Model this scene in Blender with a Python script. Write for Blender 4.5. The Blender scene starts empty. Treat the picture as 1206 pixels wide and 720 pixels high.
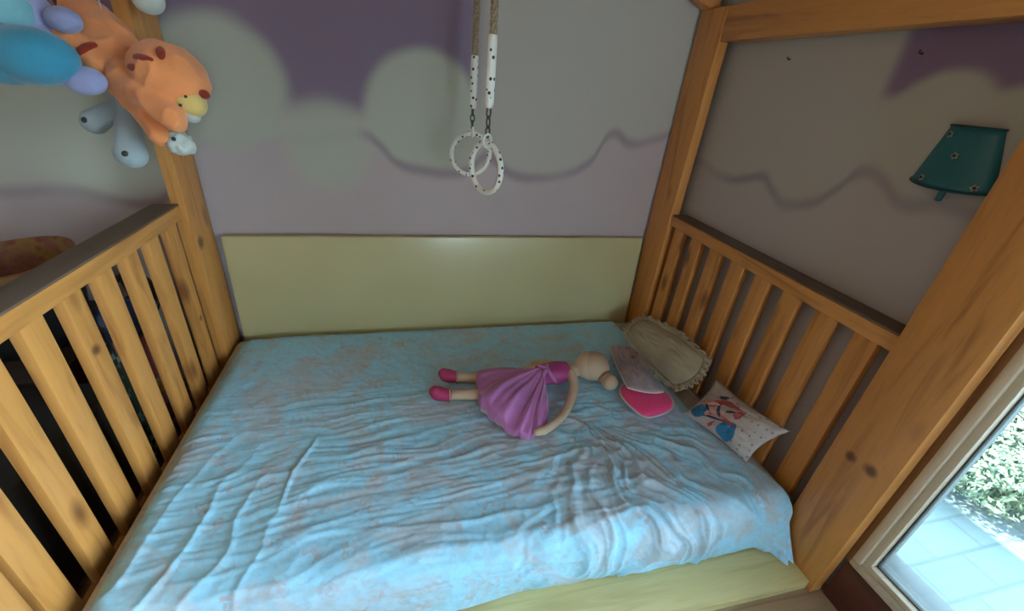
import bpy, bmesh, math, random
import numpy as np
from mathutils import Vector, Matrix, noise

random.seed(7)
SC = bpy.context.scene
COL = SC.collection
PI = math.pi

# ------------------------------------------------------------------ materials
def new_mat(name):
    m = bpy.data.materials.new(name)
    m.use_nodes = True
    nt = m.node_tree
    return m, nt, nt.nodes['Principled BSDF']

def node(nt, typ, **kw):
    n = nt.nodes.new(typ)
    for k, v in kw.items():
        if k == 'inp':
            for kk, vv in v.items():
                n.inputs[kk].default_value = vv
        else:
            setattr(n, k, v)
    return n

def c4(c):
    return (c[0], c[1], c[2], 1.0)

def mix_color(nt, fac, a, b):
    n = nt.nodes.new('ShaderNodeMix'); n.data_type = 'RGBA'
    L = nt.links
    for sock, v in ((n.inputs[0], fac), (n.inputs[6], a), (n.inputs[7], b)):
        if hasattr(v, 'is_output'):
            L.new(v, sock)
        else:
            sock.default_value = v if not isinstance(v, tuple) else c4(v)
    return n.outputs[2]

def math_n(nt, op, a, b=None, c=None, clamp=False):
    n = nt.nodes.new('ShaderNodeMath'); n.operation = op; n.use_clamp = clamp
    for i, v in enumerate((a, b, c)):
        if v is None: continue
        if hasattr(v, 'is_output'): nt.links.new(v, n.inputs[i])
        else: n.inputs[i].default_value = v
    return n.outputs[0]

def ramp(nt, fac, stops):
    n = nt.nodes.new('ShaderNodeValToRGB')
    cr = n.color_ramp
    while len(cr.elements) < len(stops): cr.elements.new(0.5)
    for e, (p, c) in zip(cr.elements, stops):
        e.position = p; e.color = c4(c) if len(c) == 3 else c
    if fac is not None: nt.links.new(fac, n.inputs[0])
    return n.outputs[0]

def bump(nt, bsdf, height, strength, dist=0.002):
    b = node(nt, 'ShaderNodeBump', inp={'Strength': strength, 'Distance': dist})
    nt.links.new(height, b.inputs['Height'])
    nt.links.new(b.outputs[0], bsdf.inputs['Normal'])

def plain(name, color, rough=0.6, metal=0.0, nscale=0, nstr=0.2, var=0.0, sheen=0.0, spec=0.5):
    m, nt, b = new_mat(name)
    b.inputs['Base Color'].default_value = c4(color)
    b.inputs['Roughness'].default_value = rough
    b.inputs['Metallic'].default_value = metal
    b.inputs['Specular IOR Level'].default_value = spec
    if sheen:
        b.inputs['Sheen Weight'].default_value = sheen
    tc = node(nt, 'ShaderNodeTexCoord')
    if var:
        n = node(nt, 'ShaderNodeTexNoise', inp={'Scale': 9.0, 'Detail': 4.0})
        nt.links.new(tc.outputs['Object'], n.inputs['Vector'])
        lo = tuple(x * (1 - var) for x in color); hi = tuple(min(1, x * (1 + var)) for x in color)
        nt.links.new(ramp(nt, n.outputs['Fac'], [(0.3, lo), (0.7, hi)]), b.inputs['Base Color'])
    if nscale:
        n2 = node(nt, 'ShaderNodeTexNoise', inp={'Scale': float(nscale), 'Detail': 3.0})
        nt.links.new(tc.outputs['Object'], n2.inputs['Vector'])
        bump(nt, b, n2.outputs['Fac'], nstr)
    return m

def wood(name, axis, base=(0.62, 0.30, 0.085), dark=(0.40, 0.165, 0.04), knots=True, rough=0.38, spots=()):
    """Varnished pine: grain stretched along one axis, a few dark knots."""
    m, nt, b = new_mat(name)
    tc = node(nt, 'ShaderNodeTexCoord')
    oi = node(nt, 'ShaderNodeObjectInfo')
    off = node(nt, 'ShaderNodeVectorMath', operation='ADD')
    sc = node(nt, 'ShaderNodeVectorMath', operation='SCALE'); sc.inputs['Scale'].default_value = 7.3
    comb = node(nt, 'ShaderNodeCombineXYZ')
    for i in range(3): nt.links.new(oi.outputs['Random'], comb.inputs[i])
    nt.links.new(comb.outputs[0], sc.inputs[0])
    nt.links.new(tc.outputs['Object'], off.inputs[0]); nt.links.new(sc.outputs[0], off.inputs[1])
    mp = node(nt, 'ShaderNodeMapping')
    s = [14.0, 14.0, 14.0]; s['xyz'.index(axis)] = 1.2
    mp.inputs['Scale'].default_value = s
    nt.links.new(off.outputs[0], mp.inputs['Vector'])
    n1 = node(nt, 'ShaderNodeTexNoise', inp={'Scale': 1.6, 'Detail': 5.0, 'Distortion': 1.2})
    nt.links.new(mp.outputs[0], n1.inputs['Vector'])
    col = ramp(nt, n1.outputs['Fac'], [(0.30, dark), (0.47, base), (0.75, tuple(min(1, x * 1.12) for x in base))])
    n3 = node(nt, 'ShaderNodeTexNoise', inp={'Scale': 9.0, 'Detail': 3.0, 'Distortion': 0.4})
    nt.links.new(mp.outputs[0], n3.inputs['Vector'])
    f3 = math_n(nt, 'MULTIPLY', math_n(nt, 'SUBTRACT', n3.outputs['Fac'], 0.5, clamp=True), 1.1)
    col = mix_color(nt, f3, col, dark)
    if knots:
        mk = node(nt, 'ShaderNodeMapping')
        sk = [7.0, 7.0, 7.0]; sk['xyz'.index(axis)] = 3.2
        mk.inputs['Scale'].default_value = sk
        nt.links.new(off.outputs[0], mk.inputs['Vector'])
        v = node(nt, 'ShaderNodeTexVoronoi', inp={'Scale': 1.0, 'Randomness': 1.0})
        nt.links.new(mk.outputs[0], v.inputs['Vector'])
        kf = ramp(nt, v.outputs['Distance'], [(0.07, (1, 1, 1)), (0.20, (0, 0, 0))])
        col = mix_color(nt, math_n(nt, 'MULTIPLY', kf, 0.8), col, (0.16, 0.045, 0.015))
    if spots:
        geo = node(nt, 'ShaderNodeNewGeometry')
        for (kx, ky, kz, kr) in spots:
            dd = node(nt, 'ShaderNodeVectorMath', operation='DISTANCE'); dd.inputs[1].default_value = (kx, ky, kz)
            nt.links.new(geo.outputs['Position'], dd.inputs[0])
            kf = ramp(nt, math_n(nt, 'DIVIDE', math_n(nt, 'ADD', dd.outputs['Value'], math_n(nt, 'MULTIPLY', math_n(nt, 'SUBTRACT', n3.outputs['Fac'], .5), .012)), kr), [(0.35, (1, 1, 1)), (1.0, (0, 0, 0))])
            col = mix_color(nt, math_n(nt, 'MULTIPLY', kf, 0.85), col, (0.085, 0.028, 0.015))
    nt.links.new(col, b.inputs['Base Color'])
    b.inputs['Roughness'].default_value = rough
    bump(nt, b, n1.outputs['Fac'], 0.08)
    return m

KNOTS = [(1.215, 0.582, 0.497, 0.021), (1.215, 0.527, 0.503, 0.023), (-0.745, 1.725, 0.715, 0.032), (-0.776, 1.10, 0.655, 0.02), (-0.776, 1.63, 0.44, 0.016)]
PB, PD = (0.60, 0.265, 0.070), (0.40, 0.155, 0.038)
WX, WY, WZ = wood('pine_along_x', 'x', PB, PD), wood('pine_along_y', 'y', PB, PD), wood('pine_along_z', 'z', PB, PD, spots=KNOTS)
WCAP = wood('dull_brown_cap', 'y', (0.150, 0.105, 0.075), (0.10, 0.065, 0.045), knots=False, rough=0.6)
WFRAME = wood('pale_window_wood', 'z', base=(0.60, 0.53, 0.42), dark=(0.52, 0.44, 0.32), knots=False)
WDARK = wood('dark_mahogany', 'y', base=(0.10, 0.030, 0.022), dark=(0.06, 0.018, 0.014), knots=False)
WRED = wood('reddish_brown_casing', 'z', base=(0.30, 0.14, 0.055), dark=(0.2, 0.08, 0.03), knots=False)
WFLOOR = wood('floor_boards', 'x', base=(0.36, 0.25, 0.16), dark=(0.25, 0.165, 0.10), knots=False, rough=0.5)
WPALE = wood('pale_yellow_wood', 'x', base=(0.62, 0.54, 0.26), dark=(0.50, 0.42, 0.18), knots=True, rough=0.5)

def wall_paint(name, axis, clouds, outline, base, cloudc, purple, purple_box, u_rng, line_w=0.028, faint=(-.8, -.2)):
    """Painted mural: lilac sky above pale clouds, each round cloud a disc, and one darker sprayed outline that
    runs along the wall in scallops (outline: points along the wall and their heights)."""
    m, nt, b = new_mat(name)
    geo = node(nt, 'ShaderNodeNewGeometry')
    sep = node(nt, 'ShaderNodeSeparateXYZ')
    nn = node(nt, 'ShaderNodeTexNoise', inp={'Scale': 3.0, 'Detail': 3.0})
    nt.links.new(geo.outputs['Position'], nn.inputs['Vector'])
    nt.links.new(geo.outputs['Position'], sep.inputs[0])
    wob = math_n(nt, 'MULTIPLY', math_n(nt, 'SUBTRACT', nn.outputs['Fac'], 0.5), 0.06)
    U = math_n(nt, 'ADD', sep.outputs[0 if axis == 'x' else 1], wob)
    V = math_n(nt, 'ADD', sep.outputs[2], wob)
    def dist(cx, cz):
        dx = math_n(nt, 'SUBTRACT', U, cx); dz = math_n(nt, 'SUBTRACT', V, cz)
        return math_n(nt, 'SQRT', math_n(nt, 'ADD', math_n(nt, 'MULTIPLY', dx, dx), math_n(nt, 'MULTIPLY', dz, dz)))
    def smooth(v, a, bb):
        n = node(nt, 'ShaderNodeMapRange', interpolation_type='SMOOTHSTEP')
        n.inputs[1].default_value = a; n.inputs[2].default_value = bb
        nt.links.new(v, n.inputs[0]); return n.outputs[0]
    fc = node(nt, 'ShaderNodeFloatCurve')
    u0, u1 = u_rng
    nt.links.new(math_n(nt, 'DIVIDE', math_n(nt, 'SUBTRACT', U, u0), u1 - u0, clamp=True), fc.inputs['Value'])
    cv = fc.mapping.curves[0]
    pts = sorted(((u - u0) / (u1 - u0), z / 2.0) for u, z in outline)
    while len(cv.points) < len(pts): cv.points.new(0.5, 0.5)
    for p, q in zip(cv.points, pts): p.location = q
    fc.mapping.update()
    Zo = math_n(nt, 'MULTIPLY', fc.outputs[0], 2.0)
    dV = math_n(nt, 'SUBTRACT', V, Zo)
    n5 = node(nt, 'ShaderNodeTexNoise', inp={'Scale': 2.3, 'Detail': 2.0})
    nt.links.new(geo.outputs['Position'], n5.inputs['Vector'])
    col = mix_color(nt, n5.outputs['Fac'], tuple(x * 0.94 for x in base), tuple(min(1, x * 1.05) for x in base))
    up = tuple(0.45 * a + 0.55 * c for a, c in zip(base, cloudc))
    col = mix_color(nt, smooth(dV, -0.02, 0.05), col, up)
    a0, a1, z0, soft = purple_box
    pf = math_n(nt, 'MULTIPLY', math_n(nt, 'MULTIPLY', smooth(U, a0 - soft, a0 + soft), smooth(U, a1 + soft, a1 - soft)), smooth(V, z0 - soft, z0 + soft))
    col = mix_color(nt, pf, col, purple)
    for cx, cz, r, s in clouds:
        col = mix_color(nt, smooth(dist(cx, cz), r + s, r - s), col, cloudc)
    line = tuple(x * y for x, y in zip(base, (0.60, 0.56, 0.63)))
    lm = math_n(nt, 'MAXIMUM', math_n(nt, 'MAXIMUM', smooth(U, faint[1], faint[1] + .1), smooth(U, faint[0], faint[0] - .1)), 0.15)
    f = smooth(math_n(nt, 'ABSOLUTE', math_n(nt, 'SUBTRACT', dV, line_w * .3)), line_w * 1.5, 0.0)
    f = math_n(nt, 'MULTIPLY', f, ramp(nt, n5.outputs['Fac'], [(0.35, (.45, .45, .45)), (0.6, (1, 1, 1))]))
    col = mix_color(nt, math_n(nt, 'MULTIPLY', math_n(nt, 'MULTIPLY', f, 0.8), lm), col, line)
    nt.links.new(col, b.inputs['Base Color'])
    b.inputs['Roughness'].default_value = 0.85
    n6 = node(nt, 'ShaderNodeTexNoise', inp={'Scale': 60.0, 'Detail': 3.0})
    nt.links.new(geo.outputs['Position'], n6.inputs['Vector'])
    bump(nt, b, n6.outputs['Fac'], 0.08)
    return m

WALLBASE = (0.50, 0.425, 0.44)
CLOUDC = (0.475, 0.50, 0.435)
PURPLE = (0.235, 0.18, 0.27)
M_BACK = wall_paint('mural_back', 'x',
    clouds=[(-0.62, 1.25, 0.215, 0.04), (0.09, 1.20, 0.225, 0.03), (-0.28, 1.06, 0.15, 0.07), (-1.05, 1.12, 0.28, 0.06), (-1.5, 1.25, 0.35, 0.06)],
    outline=[(-2.6, .95), (-1.9, .93), (-1.45, .85), (-1.2, .85), (-0.92, .81), (-.8, 1.0), (-.66, 1.05), (-.5, 1.055), (-.35, 1.08), (-.22, 1.10), (-.14, 1.10), (-.08, 1.05),
             (0.0, .985), (.13, .965), (.27, .98), (.37, 1.045), (.44, 1.0), (.58, .965), (.74, .99), (.85, 1.05), (.93, 1.17), (1.02, 1.14), (1.15, 1.16), (1.30, 1.25)],
    base=WALLBASE, cloudc=CLOUDC, purple=PURPLE, purple_box=(-1.1, 0.30, 1.19, 0.05), u_rng=(-2.6, 1.3))
M_RIGHT = wall_paint('mural_right', 'y',
    clouds=[(0.87, 1.345, 0.13, 0.02), (0.70, 1.335, 0.11, 0.02)],
    outline=[(-2.4, 1.2), (0.3, 1.2), (.62, 1.16), (.75, 1.17), (.85, 1.15), (.90, 1.18), (.965, 1.20), (1.03, 1.14), (1.10, 1.07), (1.19, 1.045), (1.27, 1.08), (1.33, 1.115), (1.42, 1.09), (1.55, 1.07), (1.7, 1.1), (1.875, 1.05)],
    base=(0.47, 0.42, 0.41), cloudc=(0.46, 0.44, 0.385), purple=(0.24, 0.165, 0.265), purple_box=(0.2, 1.03, 1.41, 0.025), u_rng=(-2.4, 1.875), line_w=.024, faint=(-9, -9))
M_PLAINWALL = plain('plain_wall_paint', (0.55, 0.47, 0.42), 0.85, nscale=60, nstr=0.08)
M_CEIL = wood('ceiling_boards', 'y', base=(0.52, 0.36, 0.22), dark=(0.40, 0.25, 0.13), knots=True, rough=0.6)

# cotton sheet, light blue with a faded rose print
def sheet_material():
    m, nt, b = new_mat('printed_cotton_sheet')
    geo = node(nt, 'ShaderNodeNewGeometry')
    n1 = node(nt, 'ShaderNodeTexNoise', inp={'Scale': 4.2, 'Detail': 7.0, 'Roughness': 0.64, 'Distortion': 1.0})
    nt.links.new(geo.outputs['Position'], n1.inputs['Vector'])
    f = ramp(nt, n1.outputs['Fac'], [(0.46, (0, 0, 0)), (0.60, (1, 1, 1))])
    v = node(nt, 'ShaderNodeTexVoronoi', inp={'Scale': 13.0}); nt.links.new(geo.outputs['Position'], v.inputs['Vector'])
    f2 = ramp(nt, v.outputs['Distance'], [(0.18, (1, 1, 1)), (0.42, (0, 0, 0))])
    n2 = node(nt, 'ShaderNodeTexNoise', inp={'Scale': 38.0, 'Detail': 4.0, 'Distortion': 1.5})
    nt.links.new(geo.outputs['Position'], n2.inputs['Vector'])
    f3 = ramp(nt, n2.outputs['Fac'], [(0.45, (0, 0, 0)), (0.62, (1, 1, 1))])
    SH = (0.345, 0.72, 0.98)
    col = mix_color(nt, math_n(nt, 'MULTIPLY', f, 0.72), SH, (0.48, 0.50, 0.56))
    col = mix_color(nt, math_n(nt, 'MULTIPLY', math_n(nt, 'MULTIPLY', f2, f3), 0.7), col, (0.50, 0.42, 0.48))
    col = mix_color(nt, math_n(nt, 'MULTIPLY', f3, 0.22), col, (0.34, 0.36, 0.38))
    nt.links.new(col, b.inputs['Base Color'])
    b.inputs['Roughness'].default_value = 0.75
    b.inputs['Sheen Weight'].default_value = 0.15
    w = node(nt, 'ShaderNodeTexNoise', inp={'Scale': 240.0, 'Detail': 2.0})
    nt.links.new(geo.outputs['Position'], w.inputs['Vector'])
    bump(nt, b, w.outputs['Fac'], 0.15, 0.001)
    return m
M_SHEET = sheet_material()

def dots_material(name, base, dot, scale, size, rough=0.8, base2=None, nscale=0, spread=0.0):
    m, nt, b = new_mat(name)
    tc = node(nt, 'ShaderNodeTexCoord')
    v = node(nt, 'ShaderNodeTexVoronoi', inp={'Scale': float(scale), 'Randomness': 0.75})
    nt.links.new(tc.outputs['Object'], v.inputs['Vector'])
    f = ramp(nt, v.outputs['Distance'], [(size, (1, 1, 1)), (size * 1.35, (0, 0, 0))])
    bc = base
    if base2:
        n = node(nt, 'ShaderNodeTexNoise', inp={'Scale': 22.0, 'Detail': 4.0, 'Distortion': 1.0})
        nt.links.new(tc.outputs['Object'], n.inputs['Vector'])
        bc = ramp(nt, n.outputs['Fac'], [(0.42, base), (0.6, base2)])
    nt.links.new(mix_color(nt, f, bc, dot), b.inputs['Base Color'])
    b.inputs['Roughness'].default_value = rough
    if nscale:
        n2 = node(nt, 'ShaderNodeTexNoise', inp={'Scale': float(nscale), 'Detail': 3.0})
        nt.links.new(tc.outputs['Object'], n2.inputs['Vector'])
        bump(nt, b, n2.outputs['Fac'], 0.25)
    return m

def plush_mat(name, color, var=0.12):
    m = plain(name, color, 0.95, nscale=150, nstr=0.55, var=var, sheen=0.35, spec=0.2)
    return m

# ------------------------------------------------------------------ geometry helpers
def link_mesh(name, bm, mat, parent=None, smooth=True, loc=None, autosmooth=None):
    me = bpy.data.meshes.new(name)
    bm.normal_update()
    bm.to_mesh(me); bm.free()
    mats = mat if isinstance(mat, (list, tuple)) else [mat]
    for mm in mats: me.materials.append(mm)
    if smooth:
        me.polygons.foreach_set('use_smooth', [True] * len(me.polygons))
        if autosmooth is not None:
            me.set_sharp_from_angle(angle=math.radians(autosmooth))
    o = bpy.data.objects.new(name, me); COL.objects.link(o)
    if parent is not None:
        o.parent = parent
        # every root sits unrotated at its base: children are given in world metres, shifted into its frame
        o.location = Vector(loc or (0, 0, 0)) - world_loc(parent)
    elif loc: o.location = loc
    return o

def world_loc(o):
    v = Vector(o.location)
    while o.parent is not None:
        o = o.parent; v += Vector(o.location)
    return v

def root(name, label, cat, loc, group=None):
    o = bpy.data.objects.new(name, None); COL.objects.link(o)
    o.location = loc; o.empty_display_size = 0.05
    o['label'] = label; o['category'] = cat
    if group: o['group'] = group
    return o

def tag(o, label, cat, group=None, kind=None):
    o['label'] = label; o['category'] = cat
    if group: o['group'] = group
    if kind: o['kind'] = kind
    return o

def structure(o, label=None, cat=None):
    o['kind'] = 'structure'
    if label: o['label'] = label
    if cat: o['category'] = cat
    return o

def bm_box(bm, lo, hi, bev=0.004, mat=0):
    lo = Vector(lo); hi = Vector(hi)
    r = bmesh.ops.create_cube(bm, size=1.0)
    vs = r['verts']
    for v in vs:
        v.co = Vector((lo[i] if v.co[i] < 0 else hi[i] for i in range(3)))
    fs = {f for v in vs for f in v.link_faces}
    for f in fs: f.material_index = mat
    if bev:
        es = {e for v in vs for e in v.link_edges}
        bmesh.ops.bevel(bm, geom=list(es), offset=bev, segments=2, profile=0.6, affect='EDGES')

def box(name, lo, hi, mat, parent=None, bev=0.004):
    bm = bmesh.new(); bm_box(bm, lo, hi, bev)
    return link_mesh(name, bm, mat, parent, smooth=True, autosmooth=40)

def bm_tube(bm, pts, radii, seg=12, caps=True, mat=0, closed=False, flat=1.0):
    pts = [Vector(p) for p in pts]
    n = len(pts)
    if not hasattr(radii, '__len__'): radii = [radii] * n
    rings = []
    up = None
    for i, p in enumerate(pts):
        if closed: t = pts[(i + 1) % n] - pts[i - 1]
        elif i == 0: t = pts[1] - pts[0]
        elif i == n - 1: t = pts[-1] - pts[-2]
        else: t = pts[i + 1] - pts[i - 1]
        t.normalize()
        if up is None:
            a = Vector((0, 0, 1)) if abs(t.z) < 0.9 else Vector((1, 0, 0))
            up = (a - t * a.dot(t)).normalized()
        else:
            up = (up - t * up.dot(t)).normalized()
        side = t.cross(up)
        rings.append([bm.verts.new(p + (side * math.cos(2 * PI * k / seg) + up * math.sin(2 * PI * k / seg) * flat) * radii[i]) for k in range(seg)])
    m = n if closed else n - 1
    for i in range(m):
        a, b = rings[i], rings[(i + 1) % n]
        for k in range(seg):
            f = bm.faces.new((a[k], a[(k + 1) % seg], b[(k + 1) % seg], b[k])); f.material_index = mat
    if caps and not closed:
        f = bm.faces.new(list(reversed(rings[0]))); f.material_index = mat
        f = bm.faces.new(rings[-1]); f.material_index = mat

def smooth_path(pts, rad, sub=6):
    """Catmull-Rom through points with interpolated radii."""
    P = [Vector(p) for p in pts]; R = list(rad) if hasattr(rad, '__len__') else [rad] * len(P)
    op, orr = [], []
    for i in range(len(P) - 1):
        p0 = P[max(i - 1, 0)]; p1 = P[i]; p2 = P[i + 1]; p3 = P[min(i + 2, len(P) - 1)]
        for k in range(sub):
            t = k / sub
            op.append(0.5 * ((2 * p1) + (p2 - p0) * t + (2 * p0 - 5 * p1 + 4 * p2 - p3) * t * t + (-p0 + 3 * p1 - 3 * p2 + p3) * t ** 3))
            orr.append(R[i] * (1 - t) + R[i + 1] * t)
    op.append(P[-1]); orr.append(R[-1])
    return op, orr

def bm_ellipsoid(bm, c, r, axes=None, seg=24, rings=14, mat=0):
    res = bmesh.ops.create_uvsphere(bm, u_segments=seg, v_segments=rings, radius=1.0)
    A = axes or (Vector((1, 0, 0)), Vector((0, 1, 0)), Vector((0, 0, 1)))
    c = Vector(c)
    r = r if hasattr(r, '__len__') else (r, r, r)
    for v in res['verts']:
        q = v.co
        v.co = c + A[0] * q.x * r[0] + A[1] * q.y * r[1] + A[2] * q.z * r[2]
    if mat:
        for f in {f for v in res['verts'] for f in v.link_faces}: f.material_index = mat

def bm_limb(bm, pts, radii, sub=5, seg=16):
    """Round-ended tapered limb."""
    p, r = smooth_path(pts, radii, sub)
    bm_tube(bm, p, r, seg)
    bm_ellipsoid(bm, p[0], r[0], seg=16, rings=10); bm_ellipsoid(bm, p[-1], r[-1], seg=16, rings=10)

def ridged(v, sharp=2.0):
    return (1 - abs(v)) ** sharp

def fuse(name, bm, mat, parent=None, voxel=0.005, smooth_it=6, crease=0.0):
    """Melts overlapping shapes into one continuous skin."""
    o = link_mesh(name + '_raw', bm, mat)
    mo = o.modifiers.new('r', 'REMESH'); mo.mode = 'VOXEL'; mo.voxel_size = voxel; mo.use_smooth_shade = True
    ms = o.modifiers.new('s', 'SMOOTH'); ms.factor = 0.5; ms.iterations = smooth_it
    dg = bpy.context.evaluated_depsgraph_get(); dg.update()
    me = bpy.data.meshes.new_from_object(o.evaluated_get(dg))
    old = o.data
    bpy.data.objects.remove(o); bpy.data.meshes.remove(old)
    if crease:      # soft folds of slack stuffed cloth
        for v in me.vertices:
            c = v.co
            v.co = c + v.normal * crease * (ridged(max(-1, min(1, 1.6 * noise.noise((c.x * 16, c.y * 16, c.z * 16))))) - .4)
    me.name = name
    me.materials.clear(); me.materials.append(mat)
    me.polygons.foreach_set('use_smooth', [True] * len(me.polygons))
    o = bpy.data.objects.new(name, me); COL.objects.link(o)
    if parent is not None:
        o.parent = parent; o.location = -world_loc(parent)
    return o

def fbm(x, y, seed=0, octv=4):
    return noise.fractal((x, y, seed * 3.17), 0.8, 2.1, octv)

# ------------------------------------------------------------------ room shell
XL, XR, YF, YB, ZC = -2.6, 1.30, -2.4, 1.875, 2.5
T = 0.12
WY0, WY1, WZ0, WZ1 = -1.75, 0.465, 0.165, 2.15     # window opening in the right wall
structure(box('floor', (XL - T, YF - T, -0.12), (XR, YB + T, 0.0), WFLOOR, bev=0))
structure(box('ceiling', (XL - T, YF - T, ZC), (XR + T + 0.14, YB + T, ZC + 0.12), M_CEIL, bev=0))  # slab runs past the right wall: overhang added to shade the window sill
structure(box('wall_back', (XL - T, YB, 0), (XR + T, YB + T, ZC), M_BACK, bev=0))
structure(box('wall_left', (XL - T, YF - T, 0), (XL, YB, ZC), M_PLAINWALL, bev=0))
VX0, VX1, VZ0, VZ1 = 0.30, 1.15, 0.55, 1.75       # unseen opening added behind the camera to let in more light
bm = bmesh.new()
bm_box(bm, (XL, YF - T, 0), (VX0, YF, ZC), 0); bm_box(bm, (VX1, YF - T, 0), (XR + T, YF, ZC), 0)
bm_box(bm, (VX0, YF - T, 0), (VX1, YF, VZ0), 0); bm_box(bm, (VX0, YF - T, VZ1), (VX1, YF, ZC), 0)
structure(link_mesh('wall_front', bm, M_PLAINWALL, smooth=False))
bm = bmesh.new()
bm_box(bm, (XR, WY1, -0.6), (XR + T, YB, ZC), 0)
bm_box(bm, (XR, YF, -0.6), (XR + T, WY0, ZC), 0)
bm_box(bm, (XR, WY0, WZ1), (XR + T, WY1, ZC), 0)
bm_box(bm, (XR, WY0, -0.6), (XR + T, WY1, WZ0), 0)
structure(link_mesh('wall_right', bm, M_RIGHT, smooth=False))
structure(box('trim_1', (1.262, WY0 - 0.05, 0.0), (XR, 0.468, WZ0), WDARK, bev=0.004), 'dark mahogany board along the floor under the window', 'skirting board')
structure(box('trim_2', (1.272, 0.462, WZ0), (XR, 0.545, 2.25), WRED, bev=0.003), 'reddish brown casing strip between bed post and window', 'window casing')

# window: pale wooden frame, dark gasket, one large pane
win = root('window_1', 'large window with pale wooden frame low in the right wall', 'window', (XR, (WY0 + WY1) / 2, WZ0))
win['kind'] = 'structure'
def frame_ring(y0, y1, z0, z1, w, x0, x1, name, mat, bev=0.004, parent=win):
    bm = bmesh.new()
    bm_box(bm, (x0, y0, z0), (x1, y1, z0 + w), bev); bm_box(bm, (x0, y0, z1 - w), (x1, y1, z1), bev)
    bm_box(bm, (x0, y0, z0 + w), (x1, y0 + w, z1 - w), bev); bm_box(bm, (x0, y1 - w, z0 + w), (x1, y1, z1 - w), bev)
    return link_mesh(name, bm, mat, parent, autosmooth=40)
frame_ring(WY0, WY1, WZ0, WZ1, 0.022, 1.268, 1.335, 'window_frame', WFRAME)
M_STONE = plain('grey_stone_reveal', (0.055, 0.07, 0.075), 0.8, nscale=50, nstr=0.2)
frame_ring(WY0, WY1, WZ0, WZ1, 0.012, 1.3355, XR + T + .02, 'outer_sill', M_STONE)
frame_ring(WY0 + .021, WY1 - .021, WZ0 + .021, WZ1 - .021, 0.020, 1.280, 1.326, 'window_sash', WFRAME)
M_GASKET = plain('window_gasket', (0.05, 0.06, 0.06), 0.6)
frame_ring(WY0 + .040, WY1 - .040, WZ0 + .040, WZ1 - .040, 0.005, 1.300, 1.322, 'gasket', M_GASKET, bev=0.0015)
win2 = root('added_window', 'added fill light window with pale wooden frame in the wall facing the mural', 'window', ((VX0 + VX1) / 2, YF, VZ0))
win2['kind'] = 'structure'  # invented window, brings extra daylight from behind the camera
bm = bmesh.new()
for (a, c_) in (((VX0, VZ0), (VX1, VZ0 + .05)), ((VX0, VZ1 - .05), (VX1, VZ1)), ((VX0, VZ0 + .05), (VX0 + .05, VZ1 - .05)), ((VX1 - .05, VZ0 + .05), (VX1, VZ1 - .05)), ((.710, VZ0 + .05), (.740, VZ1 - .05))):
    bm_box(bm, (a[0], YF - .10, a[1]), (c_[0], YF + .01, c_[1]), .004)
link_mesh('window_frame', bm, WFRAME, win2, autosmooth=40)
def glass_material():
    m, nt, b = new_mat('window_glass')
    nt.nodes.remove(b)
    out = nt.nodes['Material Output']
    tr = node(nt, 'ShaderNodeBsdfTransparent', inp={'Color': (0.93, 0.985, 0.985, 1)})
    gl = node(nt, 'ShaderNodeBsdfGlossy', inp={'Roughness': 0.02})
    fr = node(nt, 'ShaderNodeFresnel', inp={'IOR': 1.45})
    mx = node(nt, 'ShaderNodeMixShader')
    nt.links.new(fr.outputs[0], mx.inputs[0]); nt.links.new(tr.outputs[0], mx.inputs[1]); nt.links.new(gl.outputs[0], mx.inputs[2])
    nt.links.new(mx.outputs[0], out.inputs['Surface'])
    return m
M_GLASS = glass_material()
box('pane', (1.308, WY0 + .042, WZ0 + .042), (1.313, WY1 - .042, WZ1 - .042), M_GLASS, win, bev=0)
for x0, x1 in ((VX0 + .05, .710), (.740, VX1 - .05)):
    box('pane', (x0, YF - .055, VZ0 + .05), (x1, YF - .050, VZ1 - .05), M_GLASS, win2, bev=0)

# ------------------------------------------------------------------ outside the window
M_PATIO, nt, b = new_mat('patio_paving')
geo = node(nt, 'ShaderNodeNewGeometry')
br = node(nt, 'ShaderNodeTexBrick', inp={'Scale': 1.6, 'Mortar Size': 0.012, 'Color1': (0.082, 0.115, 0.122, 1), 'Color2': (0.074, 0.106, 0.113, 1), 'Mortar': (0.058, 0.082, 0.088, 1)})
nt.links.new(geo.outputs['Position'], br.inputs['Vector']); nt.links.new(br.outputs['Color'], b.inputs['Base Color'])
b.inputs['Roughness'].default_value = 0.8
structure(box('ground', (1.42, -14, -0.62), (30, 18, -0.42), M_PATIO, bev=0), 'paved patio outside the window', 'ground')

M_LEAF = plain('bush_leaves', (0.11, 0.155, 0.09), 0.6, var=0.25)
M_TWIG = plain('bush_twigs', (0.10, 0.065, 0.04), 0.8)
bush = root('garden_bush', 'rounded green leafy bush on the patio outside the window', 'bush', (3.25, 0.95, -0.42))
bm = bmesh.new()
rnd = random.Random(3)
for i in range(15000):
    u = rnd.uniform(-1, 1); a = rnd.uniform(0, 2 * PI); r = rnd.uniform(0.5, 1.02)
    s = math.sqrt(1 - u * u)
    d = Vector((s * math.cos(a), s * math.sin(a), u))
    r *= 1 + 0.22 * noise.noise(d * 2.6)
    c = Vector((3.25 + d.x * 0.62 * r, 0.95 + d.y * 0.5 * r, -0.19 + d.z * 0.27 * r))
    if c.z < -0.41: continue
    n = (d + Vector((rnd.uniform(-.8, .8), rnd.uniform(-.8, .8), rnd.uniform(-.3, .9)))).normalized()
    t = n.orthogonal().normalized(); t.rotate(Matrix.Rotation(rnd.uniform(0, 2 * PI), 3, n)); bt = n.cross(t)
    l = rnd.uniform(0.012, 0.024); w = l * 0.45
    vs = [bm.verts.new(c - t * l), bm.verts.new(c + bt * w - n * .003), bm.verts.new(c + t * l), bm.verts.new(c - bt * w - n * .003)]
    bm.faces.new(vs)
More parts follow.
